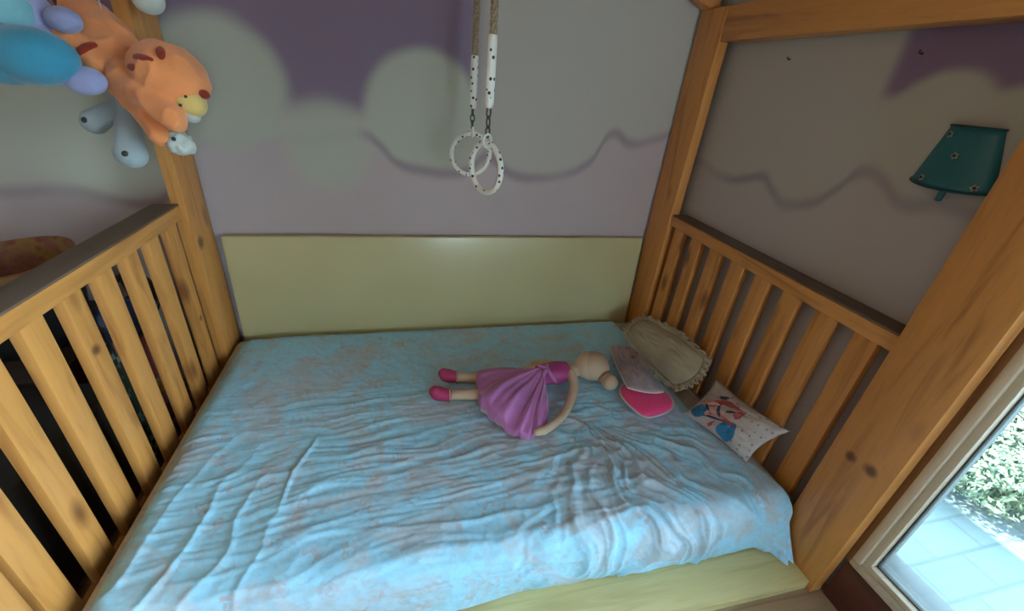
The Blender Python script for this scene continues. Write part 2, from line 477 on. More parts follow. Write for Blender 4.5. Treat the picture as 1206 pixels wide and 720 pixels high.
link_mesh('foliage', bm, M_LEAF, bush, smooth=False)
bm = bmesh.new()
for i in range(26):
    a = rnd.uniform(0, 2 * PI); r = rnd.uniform(.1, .85)
    tip = Vector((3.25 + math.cos(a) * .5 * r, .95 + math.sin(a) * .4 * r, -.19 + .2 * math.sqrt(1 - r * r)))
    base = Vector((3.25 + math.cos(a) * .08, .95 + math.sin(a) * .08, -.42))
    p, rr = smooth_path([base, base.lerp(tip, .5) + Vector((0, 0, .05)), tip], [.010, .007, .003], 3)
    bm_tube(bm, p, rr, 6)
link_mesh('stem', bm, M_TWIG, bush)

# ------------------------------------------------------------------ house bed
PT = 0.045
XA, XB = -0.745, 1.215                   # inner faces of the posts
PB0, PB1, PF0, PF1 = 1.69, 1.855, 0.475, 0.64
ZE0, ZE1 = 1.56, 1.675                   # eave beams
bed = root('house_bed', 'orange pine house shaped bed frame with slatted ends and roof beams', 'bed frame', (0.235, 1.16, 0.0))
for (x0, x1) in ((XA - PT, XA), (XB, XB + PT)):
    for (y0, y1) in ((PB0, PB1), (PF0, PF1)):
        box('post', (x0, y0, 0), (x1, y1, ZE1), WZ, bed, 0.005)
# eave beams run front to back, on top flush with the posts' inner faces
box('eave_beam', (XA - PT - .04, PF1 + 0.0005, ZE0), (XA - 0.003, PB0 - .0005, ZE1), WY, bed, 0.005)
box('eave_beam', (XB + 0.003, PF1 + .0005, ZE0), (XB + PT + .03, PB0 - .0005, ZE1), WY, bed, 0.005)
# rafters and ridge
XM, ZR = 0.235, 2.10
def rafter(xe, y0, y1):
    bm = bmesh.new()
    sgn = 1 if xe > XM else -1
    w = 0.105
    a = Vector((xe, 0, ZE1 - .005)); c = Vector((XM + sgn * 0.012, 0, ZR))
    d = (c - a).normalized(); nrm = Vector((-d.z, 0, d.x)) if sgn < 0 else Vector((d.z, 0, -d.x))
    if nrm.z < 0: nrm = -nrm
    prof = [a - nrm * 0.0 - d * 0.0, c - nrm * 0.0, c + nrm * w, a + nrm * w]
    # plumb cut at the ridge and seat cut on the post
    prof[1] = Vector((XM + sgn * .012, 0, ZR - .06)); prof[2] = Vector((XM + sgn * .012, 0, ZR + .06))
    prof[0] = Vector((xe, 0, ZE1 + .0005)); prof[3] = Vector((xe + sgn * PT, 0, ZE1 + .0005 + .07))
    prof.append(Vector((xe + sgn * PT, 0, ZE1 + .0005)))
    A = [bm.verts.new((p.x, y0, p.z)) for p in prof]; B = [bm.verts.new((p.x, y1, p.z)) for p in prof]
    n = len(prof)
    bm.faces.new(A); bm.faces.new(list(reversed(B)))
    for i in range(n): bm.faces.new((A[i], B[i], B[(i + 1) % n], A[(i + 1) % n]))
    bmesh.ops.recalc_face_normals(bm, faces=bm.faces)
    bmesh.ops.bevel(bm, geom=list(bm.edges), offset=.004, segments=2, affect='EDGES')
    return link_mesh('rafter', bm, WX, bed, autosmooth=40)
for y0, y1 in ((PB1 - .055, PB1), (PF0, PF0 + .055)):
    rafter(XA, y0, y1); rafter(XB, y0, y1)
box('ridge_beam', (XM - .012, PF0, ZR - .065), (XM + .012, PB1, ZR + .065), WY, bed, 0.004)
# end rails: a flat cap, a rail below, slats between
def end_rail(xin, sgn):
    """sgn -1: left end, slats lie outward at smaller x"""
    def bx(name, a, b_, y0, y1, z0, z1, m):
        x0, x1 = sorted((xin + sgn * a, xin + sgn * b_))
        return box(name, (x0, y0, z0), (x1, y1, z1), m, bed, 0.005)
    bx('top_rail', 0.0, 0.074, PF1 + .001, PB0 - .001, 0.818, 0.865, WY)
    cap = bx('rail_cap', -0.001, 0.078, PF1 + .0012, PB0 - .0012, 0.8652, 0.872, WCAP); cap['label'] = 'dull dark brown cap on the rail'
    bx('bottom_rail', 0.012, 0.042, PF1 + .001, PB0 - .001, 0.03, 0.13, WY)
    first = None
    for k in range(8):
        y = 1.59 - 0.13 * k
        if y < PF1: break
        if first is None:
            first = bx('slat', 0.010, 0.036, y, y + .068, 0.128, 0.823, WZ)
        else:
            c = first.copy(); COL.objects.link(c)
            c.location = first.location + Vector((0, -0.13 * k, 0))
end_rail(-0.765, -1)
end_rail(1.222, 1)
# low front ledge and the boards that carry the mattress
o = box('side_board', (XA + .001, 0.488, 0.0), (XB - .001, 0.70, 0.040), WPALE, bed, 0.004); o['label'] = 'pale yellow board along the open front'
bm = bmesh.new()
for i in range(9):
    x = XA + .04 + i * 0.215
    bm_box(bm, (x, 0.702, 0.0), (x + .15, 1.80, 0.038), 0.003)
link_mesh('base_board', bm, WY, bed, autosmooth=40)

# pale yellow back board leaning on the wall between the back posts
M_BOARD, nt, b = new_mat('glossy_pale_yellow_board')
tc = node(nt, 'ShaderNodeTexCoord')
n1 = node(nt, 'ShaderNodeTexNoise', inp={'Scale': 1.7, 'Detail': 2.0}); nt.links.new(tc.outputs['Object'], n1.inputs['Vector'])
nt.links.new(ramp(nt, n1.outputs['Fac'], [(0.3, (0.52, 0.48, 0.27)), (0.7, (0.60, 0.56, 0.32))]), b.inputs['Base Color'])
b.inputs['Roughness'].default_value = 0.26
bm = bmesh.new()
bm_box(bm, (-0.722, -0.020, 0.0), (1.198, 0.018, 0.66), 0.018)
back = link_mesh('backboard', bm, M_BOARD, autosmooth=40, loc=(0, 1.824, 0.042))
back.rotation_euler = (math.radians(-2.6), 0, 0)
tag(back, 'long glossy pale yellow board standing upright between mattress and mural wall', 'board')

# ------------------------------------------------------------------ mattress and sheet
ZM = 0.255
def rbox_profile(y0, y1, z0, z1, r, n=8):
    """cross-section from back bottom up, over the top and down the front"""
    P = [(y1, z0), (y1, z1 - r)]
    for k in range(1, n + 1):
        a = k / n * PI / 2
        P.append((y1 - r + r * math.cos(a), z1 - r + r * math.sin(a)))
    for k in range(n + 1):
        a = PI / 2 + k / n * PI / 2
        P.append((y0 + r + r * math.cos(a), z1 - r + r * math.sin(a)))
    P.append((y0, z0))
    return P
M_MATT = dots_material('quilted_mattress_cotton', (0.50, 0.50, 0.49), (0.42, 0.42, 0.43), 26, 0.25, nscale=120)
bm = bmesh.new()
bm_box(bm, (XA + .012, 0.645, 0.042), (XB - .004, 1.785, ZM - .012), 0.04)
mt = link_mesh('mattress', bm, M_MATT, autosmooth=60)
tag(mt, 'grey white mattress under the blue sheet, showing beside the printed cushion', 'mattress')


def wrinkle(x, s, y):
    """Raised creases of the sheet; s is how far along the cloth from the back edge, y the plain depth."""
    h = 0.0
    # broad unevenness
    h += 0.006 * fbm(x * 2.0, s * 2.2, 1, 3)
    # fan of folds running from the middle of the bed over the front right edge
    cx, cs = 0.62, 0.72
    dx, ds = x - cx, s - cs
    r = math.hypot(dx, ds)
    th = math.atan2(dx, ds)
    fan = max(0.0, 1 - abs(th - 0.25) / 1.15)
    fan = fan * min(1, max(0, (r - 0.06) / 0.22)) * max(0.25, 1 - max(0, r - 0.62) / 0.30)
    tw = th + 0.20 * fbm(x * 5, s * 5, 4, 2)
    f1 = ridged(math.sin(tw * 8.5 + 1.5 * fbm(x * 3, s * 3, 9, 2)), 1.8)
    f2 = ridged(math.sin(tw * 19 + 2.2 * fbm(x * 3, s * 3, 11, 2)), 1.8)
    f3 = ridged(math.sin(tw * 38 + 2.6 * fbm(x * 4, s * 4, 12, 2)), 2.0)
    h += fan * (0.0125 * f1 + 0.0105 * f2 + 0.0050 * f3)
    # long creases lying lengthwise over the middle and left
    lw = max(0, min(1, (1.0 - x) / 0.35)) * max(0, min(1, (s - 0.35) / 0.25)) * max(0, min(1, (1.38 - s) / 0.25))
    q = s * 1.0 + 0.10 * x + 0.06 * fbm(x * 1.5, s * 2.5, 21, 3)
    g = fbm(x * 1.1 + 4, q * 13, 5, 2)
    g2 = fbm(x * 2.3 + 9, q * 30, 6, 2)
    h += lw * (0.0045 * ridged(max(-1, min(1, g * 1.3)), 7) + 0.0042 * ridged(max(-1, min(1, g2 * 1.2)), 4)) * (0.45 + 0.55 * max(0, min(1, 1.2 + 2 * fbm(x * 2.2, s * 3.0, 44, 2))))
    # crumple patch next to the doll
    pr = math.exp(-(((x - 0.62) / 0.30) ** 2 + ((s - 0.86) / 0.17) ** 2))
    h += pr * 0.012 * ridged(max(-1, min(1, 1.3 * fbm(x * 5 + 3 * s, s * 9 - 4 * x, 7, 2))), 3)
    # one crosswise crease
    lx = -0.31 - 0.055 * ((1.122 - y) / 0.26)
    if 0.84 < y < 1.14:
        e = min(1, (y - .84) / .05) * min(1, (1.14 - y) / .05)
        h += 0.006 * e * math.exp(-((x - lx + .008 * math.sin(y * 21)) / 0.006) ** 2)
    # diagonal folds near the front left corner
    lf = math.exp(-(((x + 0.55) / 0.22) ** 2 + ((s - 1.05) / 0.30) ** 2))
    d = (x + 0.55) * 0.85 + (s - 1.0) * 0.30
    h += lf * 0.0075 * ridged(math.sin(d * 34 + 2.2 * fbm(x * 4, s * 4, 13, 2)), 2.6)
    h += 0.0016 * fbm(x * 17, s * 17, 15, 3) + 0.0014 * ridged(max(-1, min(1, 1.5 * fbm(x * 11 + 3, s * 21, 17, 2))), 4)
    return h

def build_sheet():
    r = 0.055
    prof = rbox_profile(0.628, 1.798, 0.043, ZM, r, 10)
    # resample by arc length
    P = [Vector((0, a, b_)) for a, b_ in prof]
    L = [0.0]
    for i in range(1, len(P)): L.append(L[-1] + (P[i] - P[i - 1]).length)
    NS = 300
    S = [L[-1] * i / NS for i in range(NS + 1)]
    def at(s):
        i = 0
        for i in range(len(L) - 1):
            if L[i + 1] >= s: break
        t = (s - L[i]) / max(1e-9, L[i + 1] - L[i])
        p = P[i].lerp(P[i + 1], t); d = (P[i + 1] - P[i]).normalized()
        return p, Vector((0, d.z, -d.y)) * -1.0
    # left end turn-down and right edge
    bm = bmesh.new()
    NX = 420
    grid = []
    x0, x1 = XA + .004, XB - .004
    sOff = L[1]
    dropn = 16
    rowsP = [at(s) for s in S]
    norms = []
    for i in range(NS + 1):
        a = rowsP[max(0, i - 3)][1]; b_ = rowsP[min(NS, i + 3)][1]
        n = (a + rowsP[i][1] + b_).normalized()
        norms.append(Vector((0, n.y, n.z)))
    sTop = L[12]                    # where the top starts, back roll-over done
    for i in range(NS + 1):
        p, _ = rowsP[i]
        # outward normal
        t = (rowsP[min(NS, i + 1)][0] - rowsP[max(0, i - 1)][0]).normalized()
        n = Vector((0, -t.z, t.y)) * -1.0
        n = Vector((0, t.z, -t.y))
        if n.z < -0.2 or (abs(n.z) < .2 and ((p.y < 1.2) == (n.y > 0))): n = -n
        y = p.y
        s = S[i] - L[1]
        # right-hand edge of the sheet: slants out to the front corner
        k = max(0.0, min(1.0, (0.98 - y) / 0.33))
        xr = 1.085 + 0.118 * k ** 1.3
        row = []
        for j in range(NX + 1):
            u = j / NX
            x = x0 + (xr - x0) * u
            # rounded left and right edges
            dl = x - x0
            drop = 0.0
            rr = 0.085
            if dl < rr: drop = rr - math.sqrt(max(0, rr * rr - (rr - dl) ** 2))
            dr = XB - .004 - x
            r2 = 0.05
            if k > 0 and dr < r2: drop = max(drop, (r2 - math.sqrt(max(0, r2 * r2 - (r2 - dr) ** 2))))
            # plan rounding of corners: pull the ends of the rolled edge inward
            py = y
            if dl < 0.10:
                cr = (1 - dl / 0.10) ** 2 * 0.05
                py = y + (1.2 - y) / 0.6 * cr if abs(y - 1.2) > .3 else y
            h = wrinkle(x, s, y) if p.z > 0.05 else 0.4 * wrinkle(x, s, y)
            edge = min(1.0, u / 0.03)
            h *= edge * (0.35 + 0.65 * min(1, (1 - u) / 0.05))
            bulge = 0.012 * math.sin(max(0, min(1, (p.z - .04) / .2)) * PI) if n.y < -0.5 else 0
            q = Vector((x, py, p.z)) + n * (h + bulge)
            if drop > 0:
                f = (p.z - 0.043) / (ZM - 0.043)
                q.z -= drop * f
            # hem swings a little along the front
            if p.z < 0.12 and y < 0.8:
                w = (0.12 - p.z) / 0.08
                q.y += -0.010 * w * math.sin(x * 9 + 1.5 * math.sin(x * 4)) - 0.004 * w
                q.z += 0.004 * w * math.sin(x * 13)
            q.z = max(q.z, 0.0425)
            # loose front right corner: flares out and down over the ledge
            if y < 0.75 and x > 1.10 and p.z < 0.17:
                w = (x - 1.10) / 0.1 * (0.17 - p.z) / 0.12
                q.y -= 0.085 * min(1.1, w) ** 1.3 * (1 + 0.25 * math.sin(x * 130))
            row.append(bm.verts.new(q))
        grid.append(row)
    for i in range(NS):
        for j in range(NX):
            bm.faces.new((grid[i][j], grid[i][j + 1], grid[i + 1][j + 1], grid[i + 1][j]))
    # left end hangs straight down to the boards
    prev = [grid[i][0] for i in range(NS + 1)]
    for k in range(1, 5):
        cur = []
        for i in range(NS + 1):
            b0 = grid[i][0].co
            z = b0.z + (0.045 - b0.z) * k / 4
            cur.append(bm.verts.new((b0.x + 0.002 * k, b0.y, z)))
        for i in range(NS):
            bm.faces.new((prev[i], prev[i + 1], cur[i + 1], cur[i]))
        prev = cur
    bmesh.ops.recalc_face_normals(bm, faces=bm.faces)
    return bm
sheet = link_mesh('bed_sheet', build_sheet(), M_SHEET)
tag(sheet, 'wrinkled light blue printed sheet covering the mattress, hanging over the front edge', 'sheet')

# ------------------------------------------------------------------ cushions
def patch_fn(c00, c10, c11, c01, thick, sag=0.0, pinch=0.06, puff=0.55):
    """Returns f(u,v,side): a pillow's two faces spread over four corner points."""
    c00, c10, c11, c01 = (Vector(c) for c in (c00, c10, c11, c01))
    n0 = ((c10 - c00) + (c11 - c01)).cross((c01 - c00) + (c11 - c10)).normalized()
    if n0.z < 0: n0 = -n0
    def f(u, v, side, lift=0.0):
        # edges bow inwards between the corners
        uu = u + pinch * (0.5 - u) * 2 * 4 * v * (1 - v) * abs(2 * u - 1)
        vv = v + pinch * (0.5 - v) * 2 * 4 * u * (1 - u) * abs(2 * v - 1)
        p = c00 * (1 - uu) * (1 - vv) + c10 * uu * (1 - vv) + c11 * uu * vv + c01 * (1 - uu) * vv
        t = max(0.0, (1 - abs(2 * u - 1) ** 2.4) * (1 - abs(2 * v - 1) ** 2.4)) ** puff
        w = 0.010 * fbm(u * 5 + thick * 40, v * 5, 3, 3) * (t ** .5)
        return p + n0 * (side * (thick * 0.5 * t) + (w if side > 0 else 0) + lift)
    f.n = n0
    return f

def pillow_mesh(f, nu=40, nv=30):
    bm = bmesh.new()
    top = [[bm.verts.new(f(i / nu, j / nv, 1)) for j in range(nv + 1)] for i in range(nu + 1)]
    bot = [[None] * (nv + 1) for _ in range(nu + 1)]
    for i in range(nu + 1):
        for j in range(nv + 1):
            bot[i][j] = top[i][j] if i in (0, nu) or j in (0, nv) else bm.verts.new(f(i / nu, j / nv, -1))
    for g, flip in ((top, False), (bot, True)):
        for i in range(nu):
            for j in range(nv):
                q = (g[i][j], g[i + 1][j], g[i + 1][j + 1], g[i][j + 1])
                bm.faces.new(q if not flip else tuple(reversed(q)))
    bmesh.ops.recalc_face_normals(bm, faces=bm.faces)
    return bm

def seam_loop(f, n=30, out=0.0):
    pts = []
    for k in range(n): pts.append(f(k / n, 0, 0))
    for k in range(n): pts.append(f(1, k / n, 0))
    for k in range(n): pts.append(f(1 - k / n, 1, 0))
    for k in range(n): pts.append(f(0, 1 - k / n, 0))
    return pts

# lace-edged cream pillow in the far corner, leaning on the slats
M_LACE = plain('cream_lace_cotton', (0.40, 0.36, 0.27), 0.9, nscale=90, nstr=0.5, var=0.10)
f = patch_fn((1.055, 1.56, 0.295), (1.16, 1.57, 0.375), (1.165, 1.15, 0.435), (1.07, 1.16, 0.295), 0.055, pinch=-.08)
lp = root('lace_pillow', 'cream pillow with a scalloped lace border leaning in the far corner of the bed', 'pillow', (1.09, 1.36, 0.262))
link_mesh('pillow_body', pillow_mesh(f), M_LACE, lp)
bm = bmesh.new()
loop = seam_loop(f, 44)
cen = sum(loop, Vector()) / len(loop)
N = len(loop); rows = []
for lev in range(5):
    row = []
    for i, p in enumerate(loop):
        d = (p - cen); d -= f.n * d.dot(f.n); d.normalize()
        t = lev / 4
        sc_ = 0.026 + 0.012 * abs(math.sin(i * PI / 5.0))
        q = p - d * 0.004 + d * sc_ * t + f.n * (0.007 * math.sin(i * 1.1) * t + 0.004)
        q.z = max(q.z, 0.272)
        q.x = min(q.x, 1.222)
        row.append(bm.verts.new(q))
    rows.append(row)
for lev in range(4):
    for i in range(N):
        if lev == 2 and i % 5 in (2,): continue          # eyelets
        bm.faces.new((rows[lev][i], rows[lev][(i + 1) % N], rows[lev + 1][(i + 1) % N], rows[lev + 1][i]))
lb = link_mesh('lace_border', bm, M_LACE, lp)
md = lb.modifiers.new('th', 'SOLIDIFY'); md.thickness = 0.002
lb['label'] = 'scalloped lace edging'

# white cushion with a coloured print, propped on the right-hand slats
M_STAR = dots_material('white_cotton_with_small_marks', (0.45, 0.41, 0.40), (0.22, 0.18, 0.22), 46, 0.16, nscale=130)
f = patch_fn((1.035, 1.035, 0.268), (1.185, 1.085, 0.385), (1.195, 0.745, 0.435), (1.115, 0.775, 0.268), 0.075)
pc = root('printed_cushion', 'white cushion with a red and blue print, leaning on the slats near the window', 'cushion', (1.13, 0.9, 0.262))
link_mesh('cushion_cover', pillow_mesh(f), M_STAR, pc)
def decal(name, f, u0, v0, ru, rv, mat, parent, ang=0, lab=None, blob=0.0, lift=.0012):
    bm = bmesh.new()
    nr, na = 6, 28
    ca, sa = math.cos(ang), math.sin(ang)
    def at(r, a):
        w = 1 + blob * math.sin(3 * a + 1) + blob * .6 * math.sin(5 * a)
        x, y = ru * r * w * math.cos(a), rv * r * w * math.sin(a)
        return f(min(.98, max(.02, u0 + x * ca - y * sa)), min(.98, max(.02, v0 + x * sa + y * ca)), 1, lift)
    c = bm.verts.new(at(0, 0)); rows = []
    for i in range(1, nr + 1): rows.append([bm.verts.new(at(i / nr, 2 * PI * k / na)) for k in range(na)])
    for k in range(na): bm.faces.new((c, rows[0][k], rows[0][(k + 1) % na]))
    for i in range(nr - 1):
        for k in range(na): bm.faces.new((rows[i][k], rows[i + 1][k], rows[i + 1][(k + 1) % na], rows[i][(k + 1) % na]))
    o = link_mesh(name, bm, mat, parent)
    if lab: o['label'] = lab
    return o
M_PBLUE = plain('print_blue', (0.03, 0.20, 0.42), 0.8, nscale=120)
M_PRED = plain('print_red', (0.42, 0.09, 0.08), 0.8, nscale=120)
M_PPINK = plain('print_peach', (0.55, 0.30, 0.28), 0.8, nscale=120)
M_PNAVY = plain('print_navy', (0.05, 0.035, 0.09), 0.8, nscale=120)
decal('blue_spot', f, .24, .17, .17, .115, M_PBLUE, pc, 0.2, 'round blue printed spot', .05)
decal('blue_spot', f, .24, .62, .22, .12, M_PBLUE, pc, 0.0, 'wide blue printed spot', .08)
for i, (u, v, ru, rv, m, a) in enumerate([(.60, .30, .20, .05, M_PRED, .5), (.72, .42, .16, .05, M_PRED, 1.2), (.36, .34, .09, .05, M_PPINK, .3), (.45, .46, .10, .05, M_PPINK, 1.),
        (.30, .40, .15, .022, M_PNAVY, 1.0), (.50, .38, .13, .025, M_PNAVY, -.5), (.62, .52, .10, .02, M_PNAVY, .8), (.16, .42, .10, .022, M_PRED, .2), (.40, .25, .12, .02, M_PNAVY, 2.2), (.52, .22, .12, .05, M_PPINK, .9), (.66, .60, .12, .04, M_PRED, .1), (.42, .58, .10, .03, M_PRED, 1.4), (.30, .30, .06, .03, M_PPINK, 0), (.78, .30, .08, .03, M_PNAVY, .6)]):
    decal('printed_shape', f, u, v, ru, rv, m, pc, a, None, .15, lift=.0013 + .0002 * i)

# pink heart pad and the small floral cushion lying across it
M_PINK = plain('hot_pink_satin', (0.82, 0.045, 0.22), 0.55, nscale=120, nstr=0.1, sheen=0.3)
M_PIPE = plain('white_piping', (0.72, 0.62, 0.64), 0.8)
ph = root('heart_cushion', 'small hot pink heart cushion with white piping, under the floral cushion', 'cushion', (0.885, 1.12, 0.262))
def heart_outline(n=72):
    out = []
    for k in range(n):
        t = 2 * PI * k / n
        x = 16 * math.sin(t) ** 3 / 17.0
        y = (13 * math.cos(t) - 5 * math.cos(2 * t) - 2 * math.cos(3 * t) - math.cos(4 * t)) / 17.0
        q = math.hypot(x, y); out.append((x * .42 + .58 * math.sin(t), y * .42 + .58 * math.cos(t)))
    return out
HO = heart_outline()
HC = Vector((0.912, 1.110, 0.290))
def hp(k, r, side):
    x, y = HO[k % len(HO)]
    th = 0.026 * max(0, 1 - r ** 2.6) ** 0.5
    hx, hy = x * 0.108 * r, (y + .12) * 0.112 * r - .012 * r
    ca, sa = math.cos(-.55), math.sin(-.55)
    return HC + Vector((hx * ca - hy * sa, hx * sa + hy * ca, side * th + 0.004 * (1 - r)))
bm = bmesh.new()
nh = len(HO); lv = 9
ct = bm.verts.new(hp(0, 0, 1)); cb = bm.verts.new(hp(0, 0, -1))
tr = [[bm.verts.new(hp(k, i / lv, 1)) for k in range(nh)] for i in range(1, lv + 1)]
brr = [[bm.verts.new(hp(k, i / lv, -1)) for k in range(nh)] for i in range(1, lv)] + [tr[-1]]
for R_, c in ((tr, ct), (brr, cb)):
    for k in range(nh): bm.faces.new((c, R_[0][k], R_[0][(k + 1) % nh]))
    for i in range(lv - 1):
        for k in range(nh): bm.faces.new((R_[i][k], R_[i + 1][k], R_[i + 1][(k + 1) % nh], R_[i][(k + 1) % nh]))
bmesh.ops.recalc_face_normals(bm, faces=bm.faces)
link_mesh('heart_pad', bm, M_PINK, ph)
bm = bmesh.new(); bm_tube(bm, [hp(k, 1.0, 0) for k in range(0, nh, 1)], .0032, 8, closed=True)
link_mesh('piping', bm, M_PIPE, ph)['label'] = 'white piping'

M_FLORAL = dots_material('floral_cotton', (0.44, 0.33, 0.35), (0.34, 0.09, 0.10), 17, 0.20, base2=(0.30, 0.30, 0.38), nscale=130)
f = patch_fn((0.825, 1.125, 0.343), (0.965, 1.090, 0.336), (1.030, 1.455, 0.290), (0.925, 1.475, 0.290), 0.062, pinch=-.05)
fc = root('floral_cushion', 'small pale floral cushion lying across the hot pink heart', 'cushion', (0.95, 1.3, 0.262))
link_mesh('cushion_cover', pillow_mesh(f), M_FLORAL, fc)
bm = bmesh.new(); bm_tube(bm, seam_loop(f, 20), .0026, 6, closed=True)
link_mesh('seam', bm, M_PIPE, fc)

# ------------------------------------------------------------------ rag doll in a tulle dress
M_SKIN = plain('cream_doll_cloth', (0.60, 0.46, 0.34), 0.85, nscale=160, nstr=0.2)
M_HAIRCLOTH = plain('cream_plush_hair', (0.50, 0.37, 0.26), 0.95, nscale=120, nstr=0.4)
M_BOD = plain('magenta_satin', (0.40, 0.05, 0.22), 0.4, nscale=60, nstr=0.3)
M_TULLE = plain('lilac_pink_tulle', (0.47, 0.165, 0.46), 0.7, nscale=70, nstr=0.3, var=0.2, sheen=0.4)
M_SHOE = plain('raspberry_shoe', (0.42, 0.03, 0.13), 0.6, nscale=120)
M_BAND = plain('brown_hair_band', (0.24, 0.13, 0.10), 0.8)
zb = ZM + 0.008
doll = root('rag_doll', 'cream cloth ballerina doll in a magenta and lilac dress lying on the bed', 'doll', (0.5, 1.25, zb))
bm = bmesh.new()
zz = zb + 0.02
bm_limb(bm, [(0.60, 1.30, zz + .02), (0.52, 1.30, zz + .018), (0.46, 1.29, zz + .015)], [.045, .042, .045])            # torso
bm_limb(bm, [(0.46, 1.26, zz + .008), (0.30, 1.232, zz), (0.135, 1.242, zz)], [.028, .023, .019])                          # leg
bm_limb(bm, [(0.46, 1.31, zz + .008), (0.30, 1.328, zz), (0.175, 1.345, zz)], [.028, .023, .019])
bm_limb(bm, [(0.60, 1.30, zz + .02), (0.655, 1.305, zz + .02), (0.70, 1.305, zz + .025)], [.035, .026, .03])           # neck
bm_ellipsoid(bm, (0.748, 1.30, zz + .042), (.068, .066, .060))                                                          # head
bm_limb(bm, [(0.635, 1.325, zz + .030), (0.648, 1.265, zz + .030), (0.638, 1.205, zz + .012), (0.590, 1.125, zz), (0.525, 1.055, zz), (0.450, 1.010, zz - .002)], [.022, .021, .019, .017, .016, .015])
bm_limb(bm, [(0.63, 1.335, zz + .01), (0.60, 1.385, zz), (0.53, 1.40, zz)], [.02, .017, .015])
# mitten hand with a thumb at the end of the bent arm
bm_limb(bm, [(0.452, 1.012, zz), (0.425, 1.008, zz)], [.017, .014]); bm_limb(bm, [(0.452, 1.015, zz), (0.438, 1.030, zz + .004)], [.008, .006])
fuse('doll_body', bm, M_SKIN, doll, 0.0045, 5)
bm = bmesh.new()     # plush hair cap with bun, back of the head towards the window
bm_ellipsoid(bm, (0.756, 1.293, zz + .046), (.066, .066, .060))
bm_limb(bm, [(0.775, 1.25, zz + .032), (0.788, 1.222, zz + .026)], [.034, .024])
bm_ellipsoid(bm, (0.795, 1.208, zz + .024), (.035, .034, .032))
fuse('doll_hair', bm, M_HAIRCLOTH, doll, 0.004, 3)
bm = bmesh.new()
bm_tube(bm, [Vector((0.783, 1.233, zz + .028)) + (Vector((1, .35, 0)).normalized() * math.cos(a) + Vector((0, -.2, 1)).normalized() * math.sin(a)) * .029 for a in [2 * PI * k / 24 for k in range(24)]], .006, 8, closed=True)
link_mesh('hair_band', bm, M_BAND, doll)['label'] = 'brown hair band round the bun'
M_EYE = plain('stitched_eye', (0.03, 0.02, 0.02), 0.5); M_MOUTH = plain('stitched_mouth', (0.45, 0.08, 0.1), 0.7)
for dx in (-.022, .022):
    bm = bmesh.new(); bm_ellipsoid(bm, (0.735 + dx * .4, 1.360, zz + .045 + dx), (.006, .004, .006), seg=10, rings=6); link_mesh('eye', bm, M_EYE, doll)
bm = bmesh.new(); bm_tube(bm, [(0.708, 1.348, zz + .03), (0.705, 1.352, zz + .045), (0.708, 1.348, zz + .058)], .002, 6); link_mesh('mouth', bm, M_MOUTH, doll)
for (a, b_) in (((0.14, 1.240), (0.092, 1.250)), ((0.178, 1.345), (0.135, 1.355))):
    bm = bmesh.new()
    bm_limb(bm, [(a[0], a[1], zz + .002), (b_[0] + .012, b_[1], zz + .006), (b_[0], b_[1], zz + .016)], [.023, .028, .022])
    s = fuse('shoe', bm, M_SHOE, doll, 0.004, 3)
    bm = bmesh.new()
    bm_tube(bm, [Vector((a[0] + .008, a[1], zz + .002)) + Vector((0, math.cos(t) * .0235, math.sin(t) * .0235)) for t in [2 * PI * k / 20 for k in range(20)]], .004, 6, closed=True)
    r_ = link_mesh('shoe_ribbon', bm, M_PPINK, s)
    r_.location = -world_loc(s) if s.parent is None else -(Vector(s.location) + world_loc(doll))
# bodice
bm = bmesh.new()
p, r = smooth_path([(0.645, 1.305, zz + .022), (0.60, 1.30, zz + .022), (0.54, 1.295, zz + .022), (0.50, 1.285, zz + .02)], [.044, .052, .047, .050], 6)
bm_tube(bm, p, r, 24, flat=.85)
fuse('bodice', bm, M_BOD, doll, 0.004, 3)
# tulle skirt: gathered at the waist, spread in pleats towards the feet and the front of the bed
bm = bmesh.new()
W = Vector((0.535, 1.265, zz + .022))
nu, nv = 26, 180
rows = []
hem = [(-.262, .098), (-.272, .04), (-.283, -.04), (-.278, -.115), (-.235, -.185), (-.195, -.245), (-.150, -.272), (-.105, -.258), (-.055, -.205), (-.025, -.13)]
def hem_at(t):
    q = t * (len(hem) - 1); i = min(int(q), len(hem) - 2); fr = q - i
    fr2 = fr * fr * (3 - 2 * fr)
    return Vector((hem[i][0] * (1 - fr) + hem[i + 1][0] * fr, hem[i][1] * (1 - fr) + hem[i + 1][1] * fr, 0))
for layer in (1, 0):
    for i in range(nu + 1):
        u = i / nu
        row = []
        for j in range(nv + 1):
            v = j / nv
            hv = hem_at(v)
            dirv = hv
            ang0 = math.atan2(hv.y, hv.x)
            wpt = Vector((math.cos(ang0) * .02 - .005, .045 - .09 * v, 0))
            q = W + wpt * (1 - u) + (hv) * u
            pl = math.sin(v * 40 + 2.0 * fbm(v * 4, u * 1.2, 31, 2) + u * 1.5)
            pl2 = math.sin(v * 95 + 3 * fbm(v * 5, u * 2, 33, 2))
            prof = math.sin(min(1, u * 1.05) * PI * .5)
            hump = 0.058 * math.sin(PI * min(1, max(0, v * .96 + .02))) ** .6 * (1 - u) ** .55 + .020 * (1 - u * .6) * math.sin(PI * v) ** .5
            z = (hump + (0.010 * pl + 0.004 * pl2) * (.25 + .75 * u) * (math.sin(PI * v) ** .4) + .012)
            z += 0.040 * max(0, min(1, (.55 - v) / .15)) * max(0, min(1, v / .05)) * (1 - (1 - u) ** 3)
            if layer == 0: z = .002 + 0.002 * pl
            q = Vector((q.x + 0.004 * pl2 * u, q.y + .004 * pl * u, max(zb + .003 if layer else zb + .0005, zb + z)))
            row.append(bm.verts.new(q))
        rows.append(row)
H = nu + 1
